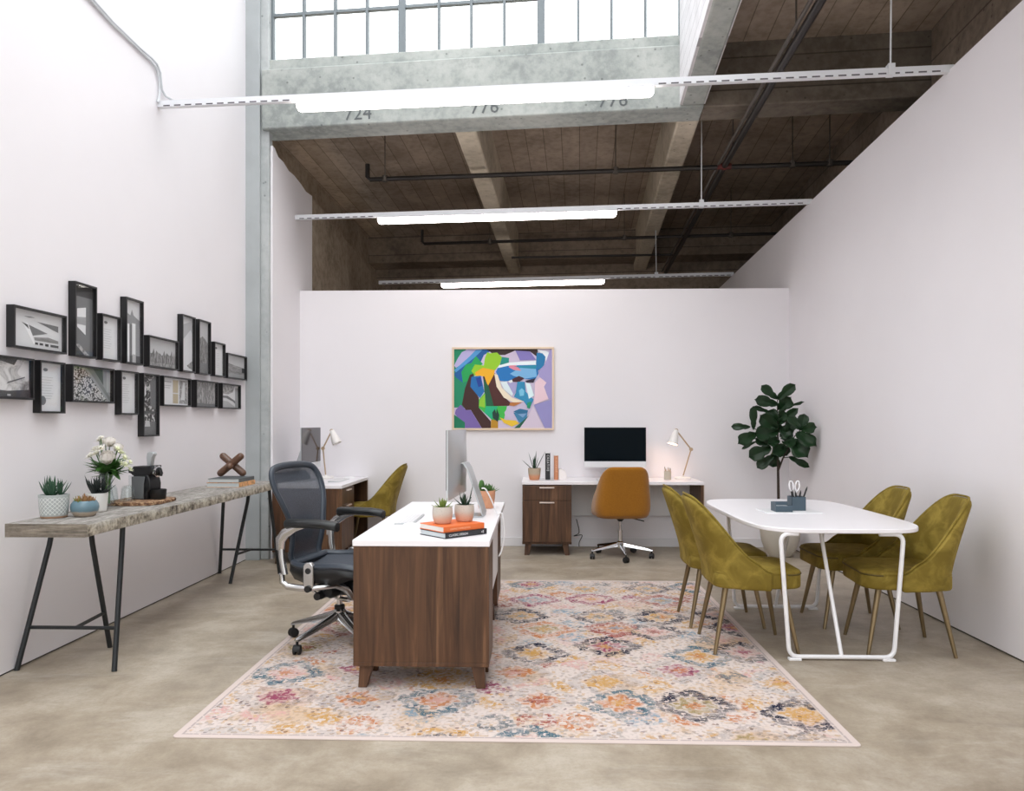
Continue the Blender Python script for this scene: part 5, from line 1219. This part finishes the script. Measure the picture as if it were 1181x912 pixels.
# ------------------------------------------------------------------ painting on the back wall
PA, PBm = on_y(521.3, 496, YB-0.03), on_y(639, 400, YB-0.03)
PW, PH = PBm.x-PA.x, PBm.z-PA.z
t = thing('painting', 'colourful faceted portrait of a man in a headband, pale wood frame, on the back wall', 'painting', (PA.x, YB, PA.z))
mb = MB(); b = 0.022
for (xa, xb, za, zb) in ((0,PW,0,b),(0,PW,PH-b,PH),(0,b,b,PH-b),(PW-b,PW,b,PH-b)): mb.box(xa, xb, -0.035, -0.001, za, zb)
mb.build('frame', plain('pale maple frame', (226,204,180), 0.5), parent=t, bevel=0.002)
POLY = [
 ((206,195,220),[(42,52),(1020,52),(1020,848),(42,848)]),
 ((20,140,100),[(42,52),(160,52),(250,300),(150,640),(42,640)]),
 ((185,178,222),[(80,140),(120,80),(180,52),(330,52),(60,240),(42,215)]),
 ((20,92,160),[(320,52),(440,52),(340,110),(300,200),(240,200),(130,390),(60,335),(42,300),(190,130)]),
 ((80,155,212),[(260,58),(330,56),(240,140),(60,285),(42,262),(190,130)]),
 ((52,34,32),[(360,52),(880,52),(872,130),(800,75),(650,66),(560,110),(440,110),(400,75)]),
 ((25,165,85),[(260,120),(330,200),(250,260),(200,360),(130,390),(115,280),(160,205),(215,190)]),
 ((150,205,35),[(375,80),(400,92),(470,85),(520,130),(500,205),(450,265),(350,262),(250,320),(215,270),(250,205),(340,215),(350,140)]),
 ((244,180,32),[(250,285),(330,238),(450,262),(425,400),(405,430),(375,420),(340,325),(260,322)]),
 ((60,28,24),[(200,310),(240,295),(210,400),(290,540),(290,640),(410,780),(410,848),(320,848),(210,665),(160,665),(120,610),(150,450)]),
 ((22,110,178),[(215,330),(310,318),(345,480),(300,545),(205,430)]),
 ((18,62,150),[(260,342),(310,330),(322,420),(285,435)]),
 ((75,30,26),[(330,325),(345,325),(380,425),(450,290),(520,510),(605,590),(590,622),(360,628),(350,480)]),
 ((15,92,62),[(335,340),(385,420),(440,625),(350,628),(345,480)]),
 ((60,188,75),[(350,490),(362,625),(572,625),(540,765),(430,772),(290,640),(290,560)]),
 ((146,202,52),[(352,500),(350,640),(290,625),(300,560)]),
 ((25,180,130),[(362,628),(480,628),(420,760),(345,690)]),
 ((122,102,172),[(110,610),(160,665),(210,668),(318,848),(150,848),(50,700),(60,660)]),
 ((12,122,88),[(42,710),(150,790),(150,848),(42,848)]),
 ((188,140,32),[(412,760),(482,772),(482,848),(410,848)]),
 ((205,194,220),[(590,628),(640,620),(640,700),(690,790),(560,745),(545,690)]),
 ((238,198,52),[(500,740),(560,765),(660,770),(692,800),(620,832),(540,795)]),
 ((206,192,216),[(540,115),(650,68),(700,165),(592,190)]),
 ((132,122,190),[(655,66),(800,75),(862,160),(700,165)]),
 ((20,142,130),[(520,130),(592,140),(590,190),(500,215)]),
 ((25,118,190),[(480,240),(600,215),(872,210),(885,300),(850,360),(700,350),(560,378),(500,370),(460,280)]),
 ((122,182,226),[(600,300),(700,240),(860,250),(870,330),(740,352),(640,322)]),
 ((226,140,160),[(590,200),(660,212),(715,270),(640,262),(590,235)]),
 ((30,142,170),[(640,225),(872,212),(860,252),(700,240)]),
 ((236,246,250),[(492,215),(600,185),(872,168),(876,210),(600,216),(480,242)]),
 ((236,242,246),[(870,58),(960,70),(992,90),(970,200),(940,120)]),
 ((25,122,176),[(868,88),(925,95),(955,130),(940,222),(882,268),(860,200)]),
 ((165,156,206),[(952,200),(1000,60),(1020,60),(1020,560),(985,555),(940,430),(965,390),(890,330),(885,280)]),
 ((225,240,245),[(505,380),(570,375),(632,500),(622,525),(540,455)]),
 ((170,166,210),[(570,385),(672,390),(660,480),(638,512)]),
 ((70,30,40),[(625,352),(690,322),(745,345),(690,385),(620,380)]),
 ((50,40,60),[(750,372),(855,345),(835,390),(770,388)]),
 ((235,240,240),[(585,372),(622,360),(630,386),(600,394)]),
 ((42,142,186),[(675,380),(748,380),(758,480),(838,560),(792,655),(740,580),(640,532),(660,490)]),
 ((120,195,225),[(690,470),(720,445),(745,470),(740,520),(700,525)]),
 ((225,246,250),[(755,390),(802,400),(842,520),(790,552)]),
 ((245,231,206),[(445,300),(478,310),(520,440),(622,540),(742,578),(640,592),(540,540),(468,430)]),
 ((190,120,60),[(605,588),(722,590),(640,626),(592,618)]),
 ((236,206,216),[(850,390),(900,335),(965,390),(940,430),(985,555),(840,612),(848,500)]),
 ((150,146,200),[(840,612),(1020,558),(1020,848),(948,848)]),
 ((216,202,220),[(690,848),(800,690),(832,622),(945,848)]),
 ((60,130,172),[(635,690),(775,690),(770,740),(722,792),(690,790)]),
 ((40,110,152),[(635,680),(700,652),(782,668),(772,700),(690,705)]),
 ((125,165,206),[(680,706),(770,698),(730,742)]),
 ((25,95,70),[(700,800),(790,720),(700,845),(640,848)]),
 ((20,60,52),[(425,690),(450,655),(465,700),(470,650),(495,715),(480,785),(430,745)]),
 ((30,150,110),[(775,590),(815,580),(800,650),(770,640)]),
]
ms = []; mb = MB(); sx = (PW-2*b)/(1020-42); sz = (PH-2*b)/(848-52)
mb.box(b, PW-b, -0.016, -0.004, b, PH-b, 0)
cm = {}
def pm(c):
    if c not in cm: cm[c] = len(ms); ms.append(plain('paint %d %d %d' % c, c, 0.6))
    return cm[c]
pm(POLY[0][0])
for k, (c, poly) in enumerate(POLY):
    y = -0.0165-0.0002*k
    mb.add([(b+(x-42)*sx, y, b+(848-v)*sz) for x, v in poly], [tuple(range(len(poly)))], pm(c))
mb.build('canvas', ms, parent=t, smooth=False)

# ------------------------------------------------------------------ camera, sky, render settings
cam = bpy.data.cameras.new('camera'); co = bpy.data.objects.new('camera', cam); COL.objects.link(co)
cam.sensor_width = 36.0; cam.lens = FPX/1181*36.0; cam.shift_y = (HY-456.0)/1181.0; cam.clip_start = 0.05
co.location = (0, 0, H); co.rotation_euler = (math.pi/2, 0, YAW); SC.camera = co
w = bpy.data.worlds.new('sky'); SC.world = w; w.use_nodes = True
# overcast sky: brightest overhead, dimmer towards the horizon
_n = w.node_tree.nodes; _l = w.node_tree.links; _bg = _n['Background']
_tc = _n.new('ShaderNodeTexCoord'); _sx = _n.new('ShaderNodeSeparateXYZ'); _l.new(_tc.outputs['Generated'], _sx.inputs[0])
_mr = _n.new('ShaderNodeMapRange'); _l.new(_sx.outputs['Z'], _mr.inputs[0])
for k, v in ((1, -0.05), (2, 0.75), (3, 0.9), (4, 4.2)): _mr.inputs[k].default_value = v
_l.new(_mr.outputs[0], _bg.inputs[1]); _bg.inputs[0].default_value = (0.95, 0.98, 1.0, 1)
SC.view_settings.view_transform = 'Standard'; SC.view_settings.look = 'None'; SC.view_settings.gamma = 1.0
SC.view_settings.use_curve_mapping = False; SC.view_settings.exposure = 0.07
SC.cycles.use_denoising = True; SC.cycles.max_bounces = 8; SC.cycles.diffuse_bounces = 5; SC.cycles.transparent_max_bounces = 12; SC.cycles.glossy_bounces = 4
SC.cycles.caustics_reflective = False; SC.cycles.caustics_refractive = False; SC.cycles.sample_clamp_indirect = 8.0
